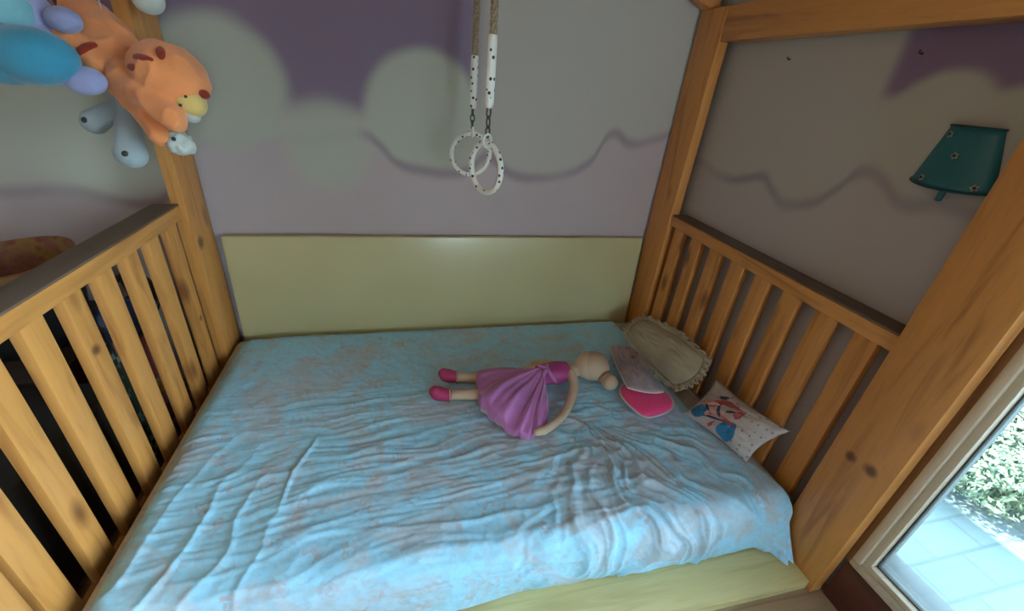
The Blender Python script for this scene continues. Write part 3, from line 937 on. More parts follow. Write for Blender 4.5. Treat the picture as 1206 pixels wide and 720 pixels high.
for base in (0, H):
    for i in range(nu):
        for j in range(nv):
            q = (rows[base + i][j], rows[base + i][j + 1], rows[base + i + 1][j + 1], rows[base + i + 1][j])
            bm.faces.new(q if base else tuple(reversed(q)))
for j in range(nv):      # waist and hem closed between both layers
    bm.faces.new((rows[0][j], rows[0][j + 1], rows[H][j + 1], rows[H][j]))
    bm.faces.new((rows[nu][j], rows[H + nu][j], rows[H + nu][j + 1], rows[nu][j + 1]))
for i in range(nu):
    bm.faces.new((rows[i][0], rows[H + i][0], rows[H + i + 1][0], rows[i + 1][0]))
    bm.faces.new((rows[i][nv], rows[i + 1][nv], rows[H + i + 1][nv], rows[H + i][nv]))
bmesh.ops.recalc_face_normals(bm, faces=bm.faces)
link_mesh('tulle_skirt', bm, M_TULLE, doll)
bm = bmesh.new()   # bow at the waist
for sg in (1, -1):
    bm_limb(bm, [(0.535, 1.262, zb + .088), (0.520, 1.262 + sg * .02, zb + .092), (0.512, 1.262 + sg * .034, zb + .086)], [.004, .010, .006], seg=10)
bm_limb(bm, [(0.55, 1.31, zb + .078), (0.538, 1.262, zb + .088), (0.56, 1.215, zb + .066)], [.008, .009, .007], seg=10)
fuse('sash', bm, M_TULLE, doll, 0.003, 2)

# ------------------------------------------------------------------ gymnastic rings
M_ROPE, nt, b = new_mat('twisted_jute_rope')
tc = node(nt, 'ShaderNodeTexCoord')
n1 = node(nt, 'ShaderNodeTexNoise', inp={'Scale': 160.0, 'Detail': 3.0}); nt.links.new(tc.outputs['Object'], n1.inputs['Vector'])
nt.links.new(ramp(nt, n1.outputs['Fac'], [(0.3, (0.20, 0.15, 0.10)), (0.7, (0.38, 0.31, 0.21))]), b.inputs['Base Color'])
b.inputs['Roughness'].default_value = 0.9
M_STARW = dots_material('white_cloth_with_black_stars', (0.80, 0.83, 0.80), (0.02, 0.02, 0.025), 60, 0.22, rough=0.6)
M_STEEL = plain('dark_steel_chain', (0.10, 0.11, 0.11), 0.35, metal=0.9)
def gym_ring(x, y, z, ang, label, zr1, zr2):
    """z: ring centre; ang: heading of the ring's plane about the vertical; zr1/zr2: sleeve bottom/top."""
    r = root('gymnastic_ring', label, 'gymnastic ring', (x, y, z), 'gymnastic rings hanging from the ridge beam')
    R_ = .070
    d = Vector((math.cos(ang), math.sin(ang), 0))
    c = Vector((x, y, z))
    bm = bmesh.new()
    bm_tube(bm, [c + d * (R_ * math.cos(a)) + Vector((0, 0, R_ * math.sin(a))) for a in [2 * PI * k / 64 for k in range(64)]], .0085, 14, closed=True)
    link_mesh('ring', bm, M_STARW, r, loc=(0, 0, 0))
    # loop of webbing round the ring's top, then three chain links up to the sleeve
    ztop = z + R_ + .0085
    bm = bmesh.new()
    nrm = Vector((-d.y, d.x, 0))
    cl = c + Vector((0, 0, R_ + .004))
    bm_tube(bm, [cl + nrm * (.014 * math.cos(a)) + Vector((0, 0, .018 * math.sin(a) + .002)) for a in [2 * PI * k / 24 for k in range(24)]], .004, 8, closed=True)
    link_mesh('webbing_loop', bm, M_STARW, r)
    n = 3
    L_ = (zr1 - (z + R_ + .020)) / n
    for k in range(n):
        bm = bmesh.new()
        cc = Vector((x, y, z + R_ + .018 + L_ * (k + .5)))
        ax = d if k % 2 else nrm
        hh = L_ * .62
        bm_tube(bm, [cc + ax * (.007 * math.cos(a)) + Vector((0, 0, hh * math.sin(a))) for a in [2 * PI * q / 20 for q in range(20)]], .0026, 8, closed=True)
        link_mesh('chain_link', bm, M_STEEL, r)
    bm = bmesh.new()
    bm_tube(bm, [(x, y, zr1 - .004), (x, y, zr1), (x, y, zr1 + .01), (x, y, zr2 - .01), (x, y, zr2), (x, y, zr2 + .002)], [.006, .011, .0125, .0125, .0115, .008], 16)
    link_mesh('padded_sleeve', bm, M_STARW, r)
    # three-strand twisted rope up to and round the ridge
    top = ZR - .068
    bm = bmesh.new()
    for s in range(3):
        pts = []
        nn = 90
        for k in range(nn + 1):
            zc_ = zr2 - .01 + (top - zr2 + .01) * k / nn
            a = k * .55 + s * 2 * PI / 3
            pts.append((x + .0052 * math.cos(a), y + .0052 * math.sin(a), zc_))
        bm_tube(bm, pts, .0058, 8)
    link_mesh('rope', bm, M_ROPE, r)
    bm = bmesh.new()
    pts = []
    for k in range(40):
        a = 2 * PI * k / 40
        pts.append((x + .022 * max(-1, min(1, 1.3 * math.cos(a))), y, ZR + .0 + .074 * max(-1, min(1, 1.3 * math.sin(a)))))
    bm_tube(bm, pts, .0075, 8, closed=True)
    link_mesh('rope_tie', bm, M_ROPE, r)
gym_ring(0.243, 1.272, 1.119, math.radians(-62), 'nearer of two white star printed rings, hanging lower in the picture on a jute rope', 1.285, 1.455)
gym_ring(0.243, 1.565, 1.110, math.radians(8), 'farther white star printed ring, nearer the mural wall, partly behind the other ring', 1.262, 1.415)

# ------------------------------------------------------------------ teal wall lamp
M_TEAL = plain('teal_shade_paint', (0.018, 0.145, 0.17), 0.45, var=0.12)
M_TEALD = plain('dark_teal_rim', (0.006, 0.05, 0.06), 0.45)
M_SILVER = plain('silver_flower', (0.34, 0.33, 0.32), 0.3, metal=0.6)
M_CENTRE = plain('dark_flower_centre', (0.02, 0.02, 0.03), 0.5)
lamp = root('wall_lamp', 'small teal half shade lamp decorated with flowers on the right wall', 'wall lamp', (XR, 0.765, 1.23))
def shade_pt(t, a, off=0.0):
    """t 0 bottom..1 top; a 0..pi round the front of the half cone"""
    hw = 0.089 * (1 - t) + 0.054 * t
    dp = 0.040 * (1 - t) + 0.022 * t
    z = 1.226 + 0.128 * t
    yc = 0.759 + 0.010 * t
    n = Vector((-math.sin(a), math.cos(a) * dp / hw, 0)).normalized()
    return Vector((XR - .001 - dp * math.sin(a), yc + hw * math.cos(a), z - .012 * math.sin(a) * (1 - t))) + n * off
bm = bmesh.new()
nt_, na = 10, 28
o_ = [[bm.verts.new(shade_pt(i / nt_, PI * k / na)) for k in range(na + 1)] for i in range(nt_ + 1)]
i_ = [[bm.verts.new(shade_pt(i / nt_, PI * k / na, -.003)) for k in range(na + 1)] for i in range(nt_ + 1)]
for i in range(nt_):
    for k in range(na):
        bm.faces.new((o_[i][k], o_[i][k + 1], o_[i + 1][k + 1], o_[i + 1][k]))
        bm.faces.new((i_[i][k], i_[i + 1][k], i_[i + 1][k + 1], i_[i][k + 1]))
for k in range(na):
    bm.faces.new((o_[0][k], i_[0][k], i_[0][k + 1], o_[0][k + 1])); bm.faces.new((o_[nt_][k], o_[nt_][k + 1], i_[nt_][k + 1], i_[nt_][k]))
bmesh.ops.recalc_face_normals(bm, faces=bm.faces)
link_mesh('lamp_shade', bm, M_TEAL, lamp)
for t, nm in ((0.0, 'bottom_rim'), (1.0, 'top_rim')):
    bm = bmesh.new(); bm_tube(bm, [shade_pt(t, PI * k / na, .0005) for k in range(na + 1)], .0028, 8); link_mesh(nm, bm, M_TEALD, lamp)
bm = bmesh.new()
bm_tube(bm, [(XR - .026, 0.752, 1.250), (XR - .026, 0.752, 1.225), (XR - .027, 0.753, 1.190), (XR - .027, 0.753, 1.187)], [.008, .008, .007, .004], 12)
bm_tube(bm, [(XR - .001, 0.757, 1.252), (XR - .026, 0.752, 1.250)], .005, 8)
link_mesh('lamp_stem', bm, M_TEAL, lamp)
for t, a in ((.86, PI * .30), (.55, PI * .50), (.12, PI * .32), (.10, PI * .76)):
    base = shade_pt(t, a, .003); n = (shade_pt(t, a, .02) - base).normalized()
    t1 = n.cross(Vector((0, 0, 1))).normalized(); t2 = n.cross(t1)
    bm = bmesh.new()
    for k in range(5):
        q = 2 * PI * k / 5
        e = t1 * math.cos(q) + t2 * math.sin(q)
        bm_ellipsoid(bm, base + e * .0045, (.0042, .003, .002), (e, n.cross(e), n), 10, 6)
    fl = link_mesh('flower', bm, M_SILVER, lamp)
    bm = bmesh.new(); bm_ellipsoid(bm, base + n * .002, .0035, seg=10, rings=6)
    ce = link_mesh('flower_centre', bm, M_CENTRE, fl); ce.location = -world_loc(fl)
# two little hooks in the right wall
M_IRON = plain('dark_iron', (0.04, 0.035, 0.03), 0.5, metal=0.8)
for (y, z, lab) in ((1.397, 1.502, 'tiny dark hook in the pale part of the right mural wall'), (0.973, 1.508, 'tiny dark hook in the lilac patch of the right mural wall')):
    bm = bmesh.new()
    p, r = smooth_path([(XR + .01, y, z), (XR - .008, y, z), (XR - .011, y, z + .003), (XR - .010, y, z + .007)], .0016, 5)
    bm_tube(bm, p, r, 8); bm_ellipsoid(bm, (XR - .001, y, z), (.002, .0035, .0035), seg=12, rings=6)
    tag(link_mesh('wall_hook', bm, M_IRON), lab, 'hook')

# ------------------------------------------------------------------ plush toys hung at the top of the far left post
M_ORANGE = plush_mat('orange_plush', (0.86, 0.31, 0.115))
M_STRIPE = plush_mat('dark_red_plush', (0.28, 0.03, 0.012))
M_YELLOW = plush_mat('yellow_plush', (0.70, 0.50, 0.17))
M_CREAM = plush_mat('off_white_plush', (0.52, 0.56, 0.52))
M_BLUE = plush_mat('teal_blue_plush', (0.045, 0.26, 0.40))
M_CYAN = plush_mat('pale_cyan_plush', (0.20, 0.45, 0.52))
M_LILAC = plush_mat('lilac_plush', (0.32, 0.34, 0.58))
M_GREY = plush_mat('blue_grey_plush', (0.33, 0.39, 0.42))
M_CORD = plain('hanging_cord', (0.55, 0.53, 0.48), 0.9)
M_BTN = plain('dark_button', (0.03, 0.035, 0.04), 0.4)
RGT, UPV, TOW = Vector((.969, -.231, .088)), Vector((.034, .479, .877)), Vector((-.244, -.847, .472))   # how the toys lie: along, up, facing the bed's front

def hang_cord(parent, p, top=ZC):
    bm = bmesh.new(); bm_tube(bm, [p, (p[0], p[1], (p[2] + top) / 2), (p[0], p[1], top - .001)], .0018, 6)
    link_mesh('hanging_cord', bm, M_CORD, parent)

tig = root('orange_plush', 'soft orange striped animal toy hung lengthwise with its yellow muzzle lowest', 'plush toy', (-0.741, 1.570, 1.15))
bm = bmesh.new()
bm_limb(bm, [(-0.861, 1.686, 1.419), (-0.794, 1.625, 1.345), (-0.741, 1.57, 1.274), (-0.696, 1.529, 1.223)], [.050, .070, .070, .058])
bm_limb(bm, [(-0.855, 1.68, 1.42), (-0.905, 1.70, 1.455), (-0.965, 1.72, 1.495)], [.034, .028, .027])
bm_limb(bm, [(-0.786, 1.539, 1.295), (-0.851, 1.560, 1.341), (-0.900, 1.578, 1.362)], [.040, .040, .036])
hax = (RGT * .82 - UPV * .57).normalized(); hup = (RGT * .57 + UPV * .82).normalized()
HD = Vector((-0.612, 1.501, 1.280))
bm_ellipsoid(bm, HD, (.104, .084, .078), (hax, hup, TOW))
bm_limb(bm, [(-0.725, 1.515, 1.272), (-0.634, 1.440, 1.214), (-0.590, 1.408, 1.184)], [.040, .037, .032])
bm_limb(bm, [(-0.719, 1.519, 1.213), (-0.675, 1.476, 1.159), (-0.653, 1.455, 1.132)], [.036, .031, .026])
body = fuse('plush_body', bm, M_ORANGE, tig, 0.005, 4, .008)
def on_head(ax, ay, lift=0.0):
    k = math.sqrt(max(0, 1 - ax * ax - ay * ay))
    return HD + hax * (.108 + lift) * ax + hup * (.080 + lift) * ay + TOW * (.078 + lift) * k
def head_mark(name, x, y, rx, ry, rot, mat, lab=None):
    bm = bmesh.new()
    rows = []
    for i in range(5):
        rows.append([bm.verts.new(on_head(x + (rx * math.cos(rot) * math.cos(a) - ry * math.sin(rot) * math.sin(a)) * i / 4, y + (rx * math.sin(rot) * math.cos(a) + ry * math.cos(rot) * math.sin(a)) * i / 4, .007 - .007 * (i / 4) ** 4)) for a in [2 * PI * k / 20 for k in range(20)]])
    for i in range(4):
        for k in range(20):
            bm.faces.new((rows[i][k], rows[i][(k + 1) % 20], rows[i + 1][(k + 1) % 20], rows[i + 1][k]))
    bmesh.ops.remove_doubles(bm, verts=bm.verts, dist=1e-5)
    bmesh.ops.recalc_face_normals(bm, faces=bm.faces)
    o = link_mesh(name, bm, mat, tig)
    if lab: o['label'] = lab
head_mark('stripe', -.12, .02, .30, .11, .55, M_STRIPE, 'dark red stripe across the head')
head_mark('stripe', -.27, -.42, .20, .11, .45, M_STRIPE, 'short dark red stripe')
head_mark('inner_ear', .08, .50, .10, .24, .75, M_STRIPE, 'dark outlined ear marking')
bm = bmesh.new(); bm_ellipsoid(bm, (-0.566, 1.462, 1.226), (.048, .040, .040), (hax, hup, TOW)); fuse('muzzle', bm, M_YELLOW, tig, .004, 3)['label'] = 'yellow muzzle'
bm = bmesh.new(); bm_ellipsoid(bm, (-0.572, 1.460, 1.196), (.030, .024, .030), (hax, hup, TOW)); fuse('chin', bm, M_CREAM, tig, .004, 3)
bm = bmesh.new(); bm_ellipsoid(bm, (-0.520, 1.452, 1.247), (.014, .012, .012), (hax, hup, TOW)); link_mesh('nose', bm, M_STRIPE, tig)['label'] = 'small dark nose'
for q in ((-0.556, 1.424, 1.240), (-0.572, 1.420, 1.218)):
    bm = bmesh.new(); bm_ellipsoid(bm, q, .004, seg=10, rings=6); link_mesh('eye', bm, M_BTN, tig)
for (c, ax, r0, lab) in (((-0.802, 1.545, 1.307), Vector((-.9, .3, .55)), .0425, 'dark red band on the leg'), ((-0.895, 1.697, 1.448), Vector((-.75, .3, .6)), .033, 'dark red band on the leg')):
    ax = ax.normalized(); t1 = ax.orthogonal().normalized(); t2 = ax.cross(t1)
    bm = bmesh.new(); bm_tube(bm, [Vector(c) + (t1 * math.cos(a) + t2 * math.sin(a)) * (r0 - .006) for a in [2 * PI * k / 28 for k in range(28)]], .010, 8, closed=True)
    link_mesh('stripe', bm, M_STRIPE, tig)
bm = bmesh.new(); bm_ellipsoid(bm, (-0.912, 1.583, 1.366), (.034, .036, .036)); link_mesh('foot_pad', bm, M_GREY, tig)['label'] = 'dark grey foot end'
hang_cord(tig, (-0.86, 1.69, 1.46))

blu = root('blue_plush', 'big teal blue and lilac soft toy hanging beside the orange one', 'plush toy', (-0.90, 1.48, 1.22))
bm = bmesh.new()
bm_ellipsoid(bm, (-0.884, 1.459, 1.302), (.104, .066, .07), (RGT, UPV, TOW))
bm_ellipsoid(bm, (-0.955, 1.475, 1.302), (.09, .072, .07), (RGT, UPV, TOW))
fuse('plush_body', bm, M_BLUE, blu, .005, 4)
bm = bmesh.new()
bm_ellipsoid(bm, (-0.950, 1.520, 1.393), (.075, .062, .062), (RGT, UPV, TOW))
fuse('plush_head', bm, M_CYAN, blu, .005, 3)['label'] = 'pale cyan head'
for c, r in (((-0.893, 1.546, 1.395), (.034, .052, .04)), ((-0.909, 1.529, 1.352), (.048, .035, .04)), ((-0.797, 1.470, 1.256), (.054, .036, .032)), ((-0.826, 1.523, 1.390), (.042, .030, .032))):
    bm = bmesh.new(); bm_ellipsoid(bm, c, r, (RGT, UPV, TOW)); o = fuse('paw', bm, M_LILAC, blu, .005, 2); o['label'] = 'lilac paw'
hang_cord(blu, (-0.95, 1.52, 1.44))

gry = root('grey_plush', 'blue grey soft toy with two buttoned feet dangling below the orange toy', 'plush toy', (-0.79, 1.58, 1.10))
bm = bmesh.new()
bm_limb(bm, [(-0.79, 1.63, 1.28), (-0.777, 1.612, 1.222), (-0.808, 1.602, 1.185), (-0.872, 1.585, 1.140)], [.03, .026, .024, .034])
bm_limb(bm, [(-0.765, 1.590, 1.225), (-0.768, 1.545, 1.148), (-0.762, 1.498, 1.072)], [.026, .030, .042])
fuse('plush_body', bm, M_GREY, gry, .005, 3)
for c in ((-0.878, 1.556, 1.148), (-0.757, 1.460, 1.078)):
    bm = bmesh.new(); bm_ellipsoid(bm, c, (.009, .009, .006), (RGT, UPV, TOW), 14, 8); link_mesh('button', bm, M_BTN, gry)
hang_cord(gry, (-0.79, 1.635, 1.30))

wht = root('fluffy_plush', 'small fluffy grey white toy with a dark dot by the orange muzzle', 'plush toy', (-0.617, 1.466, 1.07))
bm = bmesh.new()
rnd = random.Random(5)
C0 = Vector((-0.617, 1.468, 1.110))
bm_ellipsoid(bm, C0, .032)
for i in range(60):
    d = Vector((rnd.gauss(0, 1), rnd.gauss(0, 1), rnd.gauss(0, 1))).normalized()
    bm_ellipsoid(bm, C0 + d * .030, rnd.uniform(.006, .011), seg=10, rings=6)
fuse('plush_body', bm, M_CREAM, wht, .003, 1)
bm = bmesh.new(); bm_ellipsoid(bm, C0 + TOW * .036 + RGT * .010, .006, seg=10, rings=6); link_mesh('nose', bm, M_BTN, wht)
pom = root('pale_plush_ball', 'pale grey plush ball hanging in front of the far left post', 'plush toy', (-0.673, 1.655, 1.42))
bm = bmesh.new(); bm_ellipsoid(bm, (-0.673, 1.640, 1.466), (.040, .034, .038)); bm_ellipsoid(bm, (-0.673, 1.645, 1.500), (.026, .026, .026))
fuse('plush_body', bm, M_CREAM, pom, .004, 2)
hang_cord(pom, (-0.673, 1.645, 1.52))

# ------------------------------------------------------------------ toys and boxes beyond the left end of the bed
M_BLACK = plain('black_lacquer', (0.012, 0.011, 0.012), 0.5)
M_BLKPL = plain('black_plastic', (0.015, 0.015, 0.017), 0.35)
bench = root('added_dark_bench', 'black bench added along the left end of the bed to darken the slat gaps', 'bench', (-1.16, 0.82, 0))  # added black block standing in for the dark shade behind the left slats
box('bench_body', (-1.42, 0.30, 0.03), (-0.90, 1.26, 0.40), M_BLACK, bench)
box('bench_lid', (-1.43, 0.29, 0.401), (-0.89, 1.27, 0.43), M_BLACK, bench, .006)
for y in (.35, 1.17):
    for x in (-1.40, -.96): box('foot', (x, y, 0), (x + .05, y + .05, .031), M_BLACK, bench)
chest = root('toy_chest', 'dark brown toy chest behind the bench, under the patterned basket', 'chest', (-1.3, 1.58, 0))
M_CHEST = plain('dark_brown_chest', (0.035, 0.022, 0.018), 0.55)
box('chest_body', (-1.56, 1.31, 0.0), (-1.07, 1.845, 0.385), M_CHEST, chest)
box('chest_lid', (-1.565, 1.305, 0.386), (-1.065, 1.85, 0.42), M_CHEST, chest, .008)
box('latch', (-1.064, 1.55, .33), (-1.058, 1.60, .41), M_IRON, chest, .002)
M_BASK = dots_material('yellow_pink_printed_canvas', (0.36, 0.22, 0.07), (0.30, 0.10, 0.08), 24, 0.22, base2=(0.30, 0.13, 0.11), nscale=80)
bas = root('fabric_basket', 'patterned yellow and pink fabric basket with a dark inside, on the toy chest', 'basket', (-1.25, 1.56, 0.421))
bm = bmesh.new()
prof = [(.135, 0.0), (.150, .05), (.165, .15), (.172, .25), (.176, .305), (.170, .308), (.162, .25), (.155, .15), (.142, .04), (.12, .02)]
ringsv = []
for r, z in prof:
    ringsv.append([bm.verts.new((-1.25 + r * math.cos(2 * PI * k / 36) * (1 + .03 * math.sin(3 * 2 * PI * k / 36)), 1.56 + r * math.sin(2 * PI * k / 36), .4215 + z + (.012 * math.sin(2 * 2 * PI * k / 36) if z > .2 else 0))) for k in range(36)])
for i in range(len(prof) - 1):
    for k in range(36):
        fce = bm.faces.new((ringsv[i][k], ringsv[i][(k + 1) % 36], ringsv[i + 1][(k + 1) % 36], ringsv[i + 1][k])); fce.material_index = 1 if i >= 7 or i < 3 else 0
bm.faces.new(list(reversed(ringsv[0]))); fce = bm.faces.new(ringsv[-1]); fce.material_index = 1
bmesh.ops.recalc_face_normals(bm, faces=bm.faces)
link_mesh('basket_body', bm, [M_BASK, M_BLKPL], bas)
bm = bmesh.new()
bm_tube(bm, [(-1.25 + .178 * math.cos(a), 1.56 + .178 * math.sin(a), .4215 + .300 + .012 * math.sin(2 * a)) for a in [2 * PI * k / 48 for k in range(48)]], .008, 8, closed=True)
link_mesh('basket_rim', bm, M_BASK, bas)

wheel = root('toy_steering_wheel', 'black toy steering wheel on a column beyond the slats', 'toy steering wheel', (-0.97, 1.63, 0))
bm = bmesh.new()
wc = Vector((-0.965, 1.62, 0.53)); wa = Vector((.25, 1, .0)).normalized(); wb = Vector((0, -.2, 1)).normalized()
bm_tube(bm, [wc + wa * .095 * math.cos(a) + wb * .105 * math.sin(a) for a in [2 * PI * k / 48 for k in range(48)]], .0125, 12, closed=True)
link_mesh('wheel_rim', bm, M_BLKPL, wheel)
bm = bmesh.new()
for a in (PI / 2, PI * 1.18, PI * 1.82): bm_tube(bm, [wc, wc + wa * .092 * math.cos(a) + wb * .102 * math.sin(a)], .007, 8)
bm_ellipsoid(bm, wc, .025)
link_mesh('spokes', bm, M_BLKPL, wheel)
bm = bmesh.new(); bm_tube(bm, [wc + Vector((-.025, 0, 0)), (-1.005, 1.63, .40), (-1.0, 1.63, .03)], .014, 12); link_mesh('column', bm, M_BLKPL, wheel)
bm = bmesh.new(); bm_tube(bm, [(-1.0, 1.63, 0.0), (-1.0, 1.63, .012), (-1.0, 1.63, .03), (-1.0, 1.63, .04)], [.058, .058, .05, .02], 24); link_mesh('base', bm, M_BLKPL, wheel)

# a little tower: purple crate, gold tin, pink box, blue helmet
M_PURP = plain('purple_plastic', (0.14, 0.05, 0.13), 0.5)
cr = root('purple_crate', 'purple plastic crate on the floor at the bottom of the toy tower', 'crate', (-0.93, 1.46, 0))
bm = bmesh.new()
bm_box(bm, (-1.01, 1.39, 0), (-.855, 1.545, .012), .003)
for (a, b_) in (((-1.01, 1.39), (-.855, 1.398)), ((-1.01, 1.537), (-.855, 1.545)), ((-1.01, 1.398), (-1.002, 1.537)), ((-.863, 1.398), (-.855, 1.537))):
    for z in (.02, .085, .15): bm_box(bm, (a[0], a[1], z), (b_[0], b_[1], z + .05), .002)
for x in (-1.01, -.865):
    for y in (1.39, 1.535): bm_box(bm, (x, y, .0), (x + .01, y + .01, .215), .002)
link_mesh('crate_body', bm, M_PURP, cr, autosmooth=40)
box('crate_lid', (-1.015, 1.385, .2005), (-.85, 1.55, .22), M_PURP, cr, .006)
tin = root('gold_tin', 'round gold tin with a silver lid on the purple crate', 'tin', (-0.93, 1.468, .221))
M_GOLD = plain('gold_tin_metal', (0.75, 0.45, 0.12), 0.25, metal=0.85); M_SILV = plain('silver_lid_metal', (0.7, 0.7, 0.68), 0.2, metal=0.9)
bm = bmesh.new(); bm_tube(bm, [(-.93, 1.468, z) for z in (.2205, .224, .24, .275, .282, .284)], [.048, .052, .053, .053, .052, .05], 32); link_mesh('tin_body', bm, M_GOLD, tin, autosmooth=50)
bm = bmesh.new(); bm_tube(bm, [(-.93, 1.468, z) for z in (.2842, .287, .300, .305)], [.053, .055, .055, .050], 32); link_mesh('tin_lid', bm, M_SILV, tin, autosmooth=50)
pb = root('pink_box', 'dusty pink cardboard box on the gold tin', 'box', (-0.93, 1.468, .306))
M_PKB = plain('dusty_pink_card', (0.34, 0.10, 0.12), 0.7, nscale=40)
box('box_body', (-.985, 1.418, .306), (-.875, 1.518, .455), M_PKB, pb); box('box_lid', (-.99, 1.413, .4553), (-.87, 1.523, .485), M_PKB, pb, .004)
bm = bmesh.new(); bm_box(bm, (-.8745, 1.455, .32), (-.873, 1.482, .44), .0006); link_mesh('ribbon', bm, M_PPINK, pb)
hel = root('blue_helmet', 'glossy dark blue toy helmet on top of the pink box', 'toy helmet', (-0.93, 1.468, .486))
M_HEL = plain('glossy_navy_plastic', (0.01, 0.03, 0.11), 0.12)
bm = bmesh.new()
prof = [(.062, .0), (.066, .02), (.066, .05), (.058, .085), (.040, .112), (.018, .124), (.001, .127)]
rv = [[bm.verts.new((-.93 + r * math.cos(2 * PI * k / 32), 1.468 + r * math.sin(2 * PI * k / 32), .4863 + z)) for k in range(32)] for r, z in prof]
for i in range(len(prof) - 1):
    for k in range(32): bm.faces.new((rv[i][k], rv[i][(k + 1) % 32], rv[i + 1][(k + 1) % 32], rv[i + 1][k]))
bm.faces.new(list(reversed(rv[0])))
link_mesh('helmet_shell', bm, M_HEL, hel)
bm = bmesh.new(); bm_tube(bm, [(-.93 + .067 * math.cos(a), 1.468 + .067 * math.sin(a), .493) for a in [2 * PI * k / 32 for k in range(32)]], .006, 8, closed=True); link_mesh('helmet_brim', bm, M_BLKPL, hel)

bagm, nt, b = new_mat('dark_green_check_cloth')
tc = node(nt, 'ShaderNodeTexCoord'); ck = node(nt, 'ShaderNodeTexChecker', inp={'Scale': 48.0, 'Color1': (0.012, 0.025, 0.018, 1), 'Color2': (0.16, 0.21, 0.17, 1)})
nt.links.new(tc.outputs['Object'], ck.inputs['Vector'])
n1 = node(nt, 'ShaderNodeTexNoise', inp={'Scale': 12.0}); nt.links.new(tc.outputs['Object'], n1.inputs['Vector'])
nt.links.new(mix_color(nt, ramp(nt, n1.outputs['Fac'], [(0.5, (0, 0, 0)), (0.62, (1, 1, 1))]), (0.012, 0.025, 0.018), ck.outputs['Color']), b.inputs['Base Color'])
bag = root('tote_bag', 'dark green checked tote bag standing between bench and toy tower', 'bag', (-0.93, 1.33, 0))
bm = bmesh.new()
rows = []
for i in range(13):
    t = i / 12
    hw, hd = .058 - .012 * t, .045 - .035 * t
    rows.append([bm.verts.new((-.925 + (abs(math.cos(a)) ** .6) * math.copysign(hd, math.cos(a)), 1.325 + (abs(math.sin(a)) ** .5) * math.copysign(hw, math.sin(a)) + .004 * math.sin(9 * t), .001 + .50 * t)) for a in [2 * PI * k / 28 + .01 for k in range(28)]])
for i in range(12):
    for k in range(28): bm.faces.new((rows[i][k], rows[i][(k + 1) % 28], rows[i + 1][(k + 1) % 28], rows[i + 1][k]))
bm.faces.new(list(reversed(rows[0]))); bm.faces.new(rows[-1])
link_mesh('bag_body', bm, bagm, bag)
for dx in (-.008, .008):
    bm = bmesh.new(); p, r = smooth_path([(-.925 + dx, 1.29, .48), (-.925 + dx * 1.5, 1.30, .56), (-.925 + dx * 2, 1.325, .585), (-.925 + dx * 1.5, 1.35, .56), (-.925 + dx, 1.36, .48)], .006, 6); bm_tube(bm, p, r, 8); link_mesh('bag_handle', bm, M_BLKPL, bag)

# ------------------------------------------------------------------ unseen fill light (added glowing bowl and point light warm the room)
clamp = root('fill_lamp', 'round frosted fill lamp added out of view under the ceiling', 'ceiling lamp', (-0.9, -0.6, ZC))
M_BOWL, nt, b = new_mat('fill_bowl_glow')
b.inputs['Base Color'].default_value = (0.9, 0.85, 0.75, 1); b.inputs['Roughness'].default_value = 0.4
b.inputs['Emission Color'].default_value = (1.0, 0.80, 0.55, 1); b.inputs['Emission Strength'].default_value = 2.0
bm = bmesh.new()
bm_tube(bm, [(-.9, -.6, z) for z in (2.499, 2.485, 2.455, 2.425, 2.405, 2.395)], [.17, .185, .18, .15, .10, .02], 36); link_mesh('glass_bowl', bm, M_BOWL, clamp)
ld = bpy.data.lights.new('fill_bulb', 'POINT'); ld.energy = 9; ld.color = (1.0, 0.66, 0.42); ld.shadow_soft_size = 0.18  # point light added as warm fill, out of view
lo = bpy.data.objects.new('fill_bulb', ld); COL.objects.link(lo); lo.location = (-.9, -.6, 2.22)

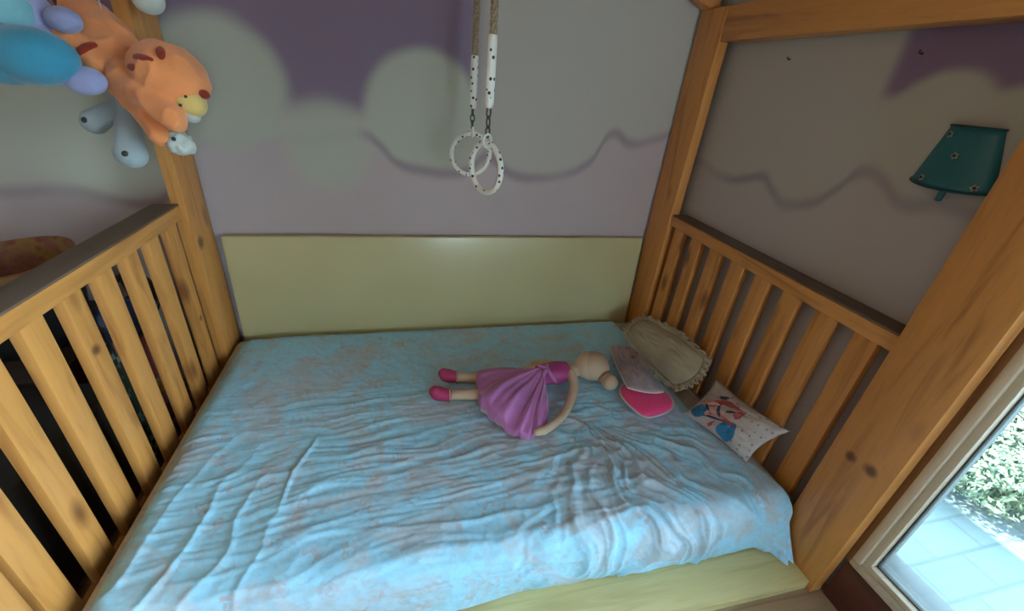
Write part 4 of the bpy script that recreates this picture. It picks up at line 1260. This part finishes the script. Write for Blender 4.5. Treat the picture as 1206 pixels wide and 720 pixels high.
# ------------------------------------------------------------------ daylight
wd = bpy.data.worlds.new('sky'); SC.world = wd; wd.use_nodes = True
nt = wd.node_tree; bg = nt.nodes['Background']
tc = node(nt, 'ShaderNodeTexCoord'); sep = node(nt, 'ShaderNodeSeparateXYZ'); nt.links.new(tc.outputs['Generated'], sep.inputs[0])
nt.links.new(ramp(nt, sep.outputs[2], [(0.0, (0.79, 0.915, 1.0)), (0.25, (0.71, 0.88, 1.0)), (1.0, (0.52, 0.77, 1.0))]), bg.inputs['Color'])
bg.inputs['Strength'].default_value = 17.0
po = bpy.data.lights.new('window_portal', 'AREA'); po.shape = 'RECTANGLE'; po.size = WY1 - WY0 - .12; po.size_y = WZ1 - WZ0 - .12
po.cycles.is_portal = True
p_ = bpy.data.objects.new('window_portal', po); COL.objects.link(p_)
p_.location = (1.36, (WY0 + WY1) / 2, (WZ0 + WZ1) / 2)
p_.rotation_euler = (PI / 2, 0, PI / 2)
po2 = bpy.data.lights.new('window_portal', 'AREA'); po2.shape = 'RECTANGLE'; po2.size = VX1 - VX0; po2.size_y = VZ1 - VZ0
po2.cycles.is_portal = True
p2 = bpy.data.objects.new('window_portal', po2); COL.objects.link(p2)
p2.location = ((VX0 + VX1) / 2, YF - .08, (VZ0 + VZ1) / 2); p2.rotation_euler = (PI / 2, 0, PI)
su = bpy.data.lights.new('sun', 'SUN'); su.energy = 30.0; su.angle = math.radians(0.6); su.color = (1.0, 0.96, 0.88)
s_ = bpy.data.objects.new('sun', su); COL.objects.link(s_)
sd = Vector((0.40, -0.18, -1.0)).normalized()        # light travels down and away from the house
s_.rotation_euler = sd.to_track_quat('-Z', 'Y').to_euler()

# ------------------------------------------------------------------ camera
cam = bpy.data.cameras.new('camera'); co = bpy.data.objects.new('camera', cam); COL.objects.link(co)
cam.sensor_fit = 'HORIZONTAL'; cam.sensor_width = 36.0; cam.lens = 492.7 / 1206 * 36.0
cam.clip_start = 0.01
R = Matrix(((0.96907, 0.03441, -0.24439), (-0.23062, 0.47887, -0.84705), (0.08788, 0.87721, 0.47199)))
co.matrix_world = Matrix.Translation((0, 0, 1.355)) @ R.to_4x4()
SC.camera = co
SC.view_settings.view_transform = 'Standard'; SC.view_settings.look = 'None'
SC.view_settings.gamma = 1.0; SC.view_settings.use_curve_mapping = False
SC.view_settings.exposure = 0.0
SC.cycles.use_denoising = True
SC.cycles.max_bounces = 8; SC.cycles.diffuse_bounces = 5
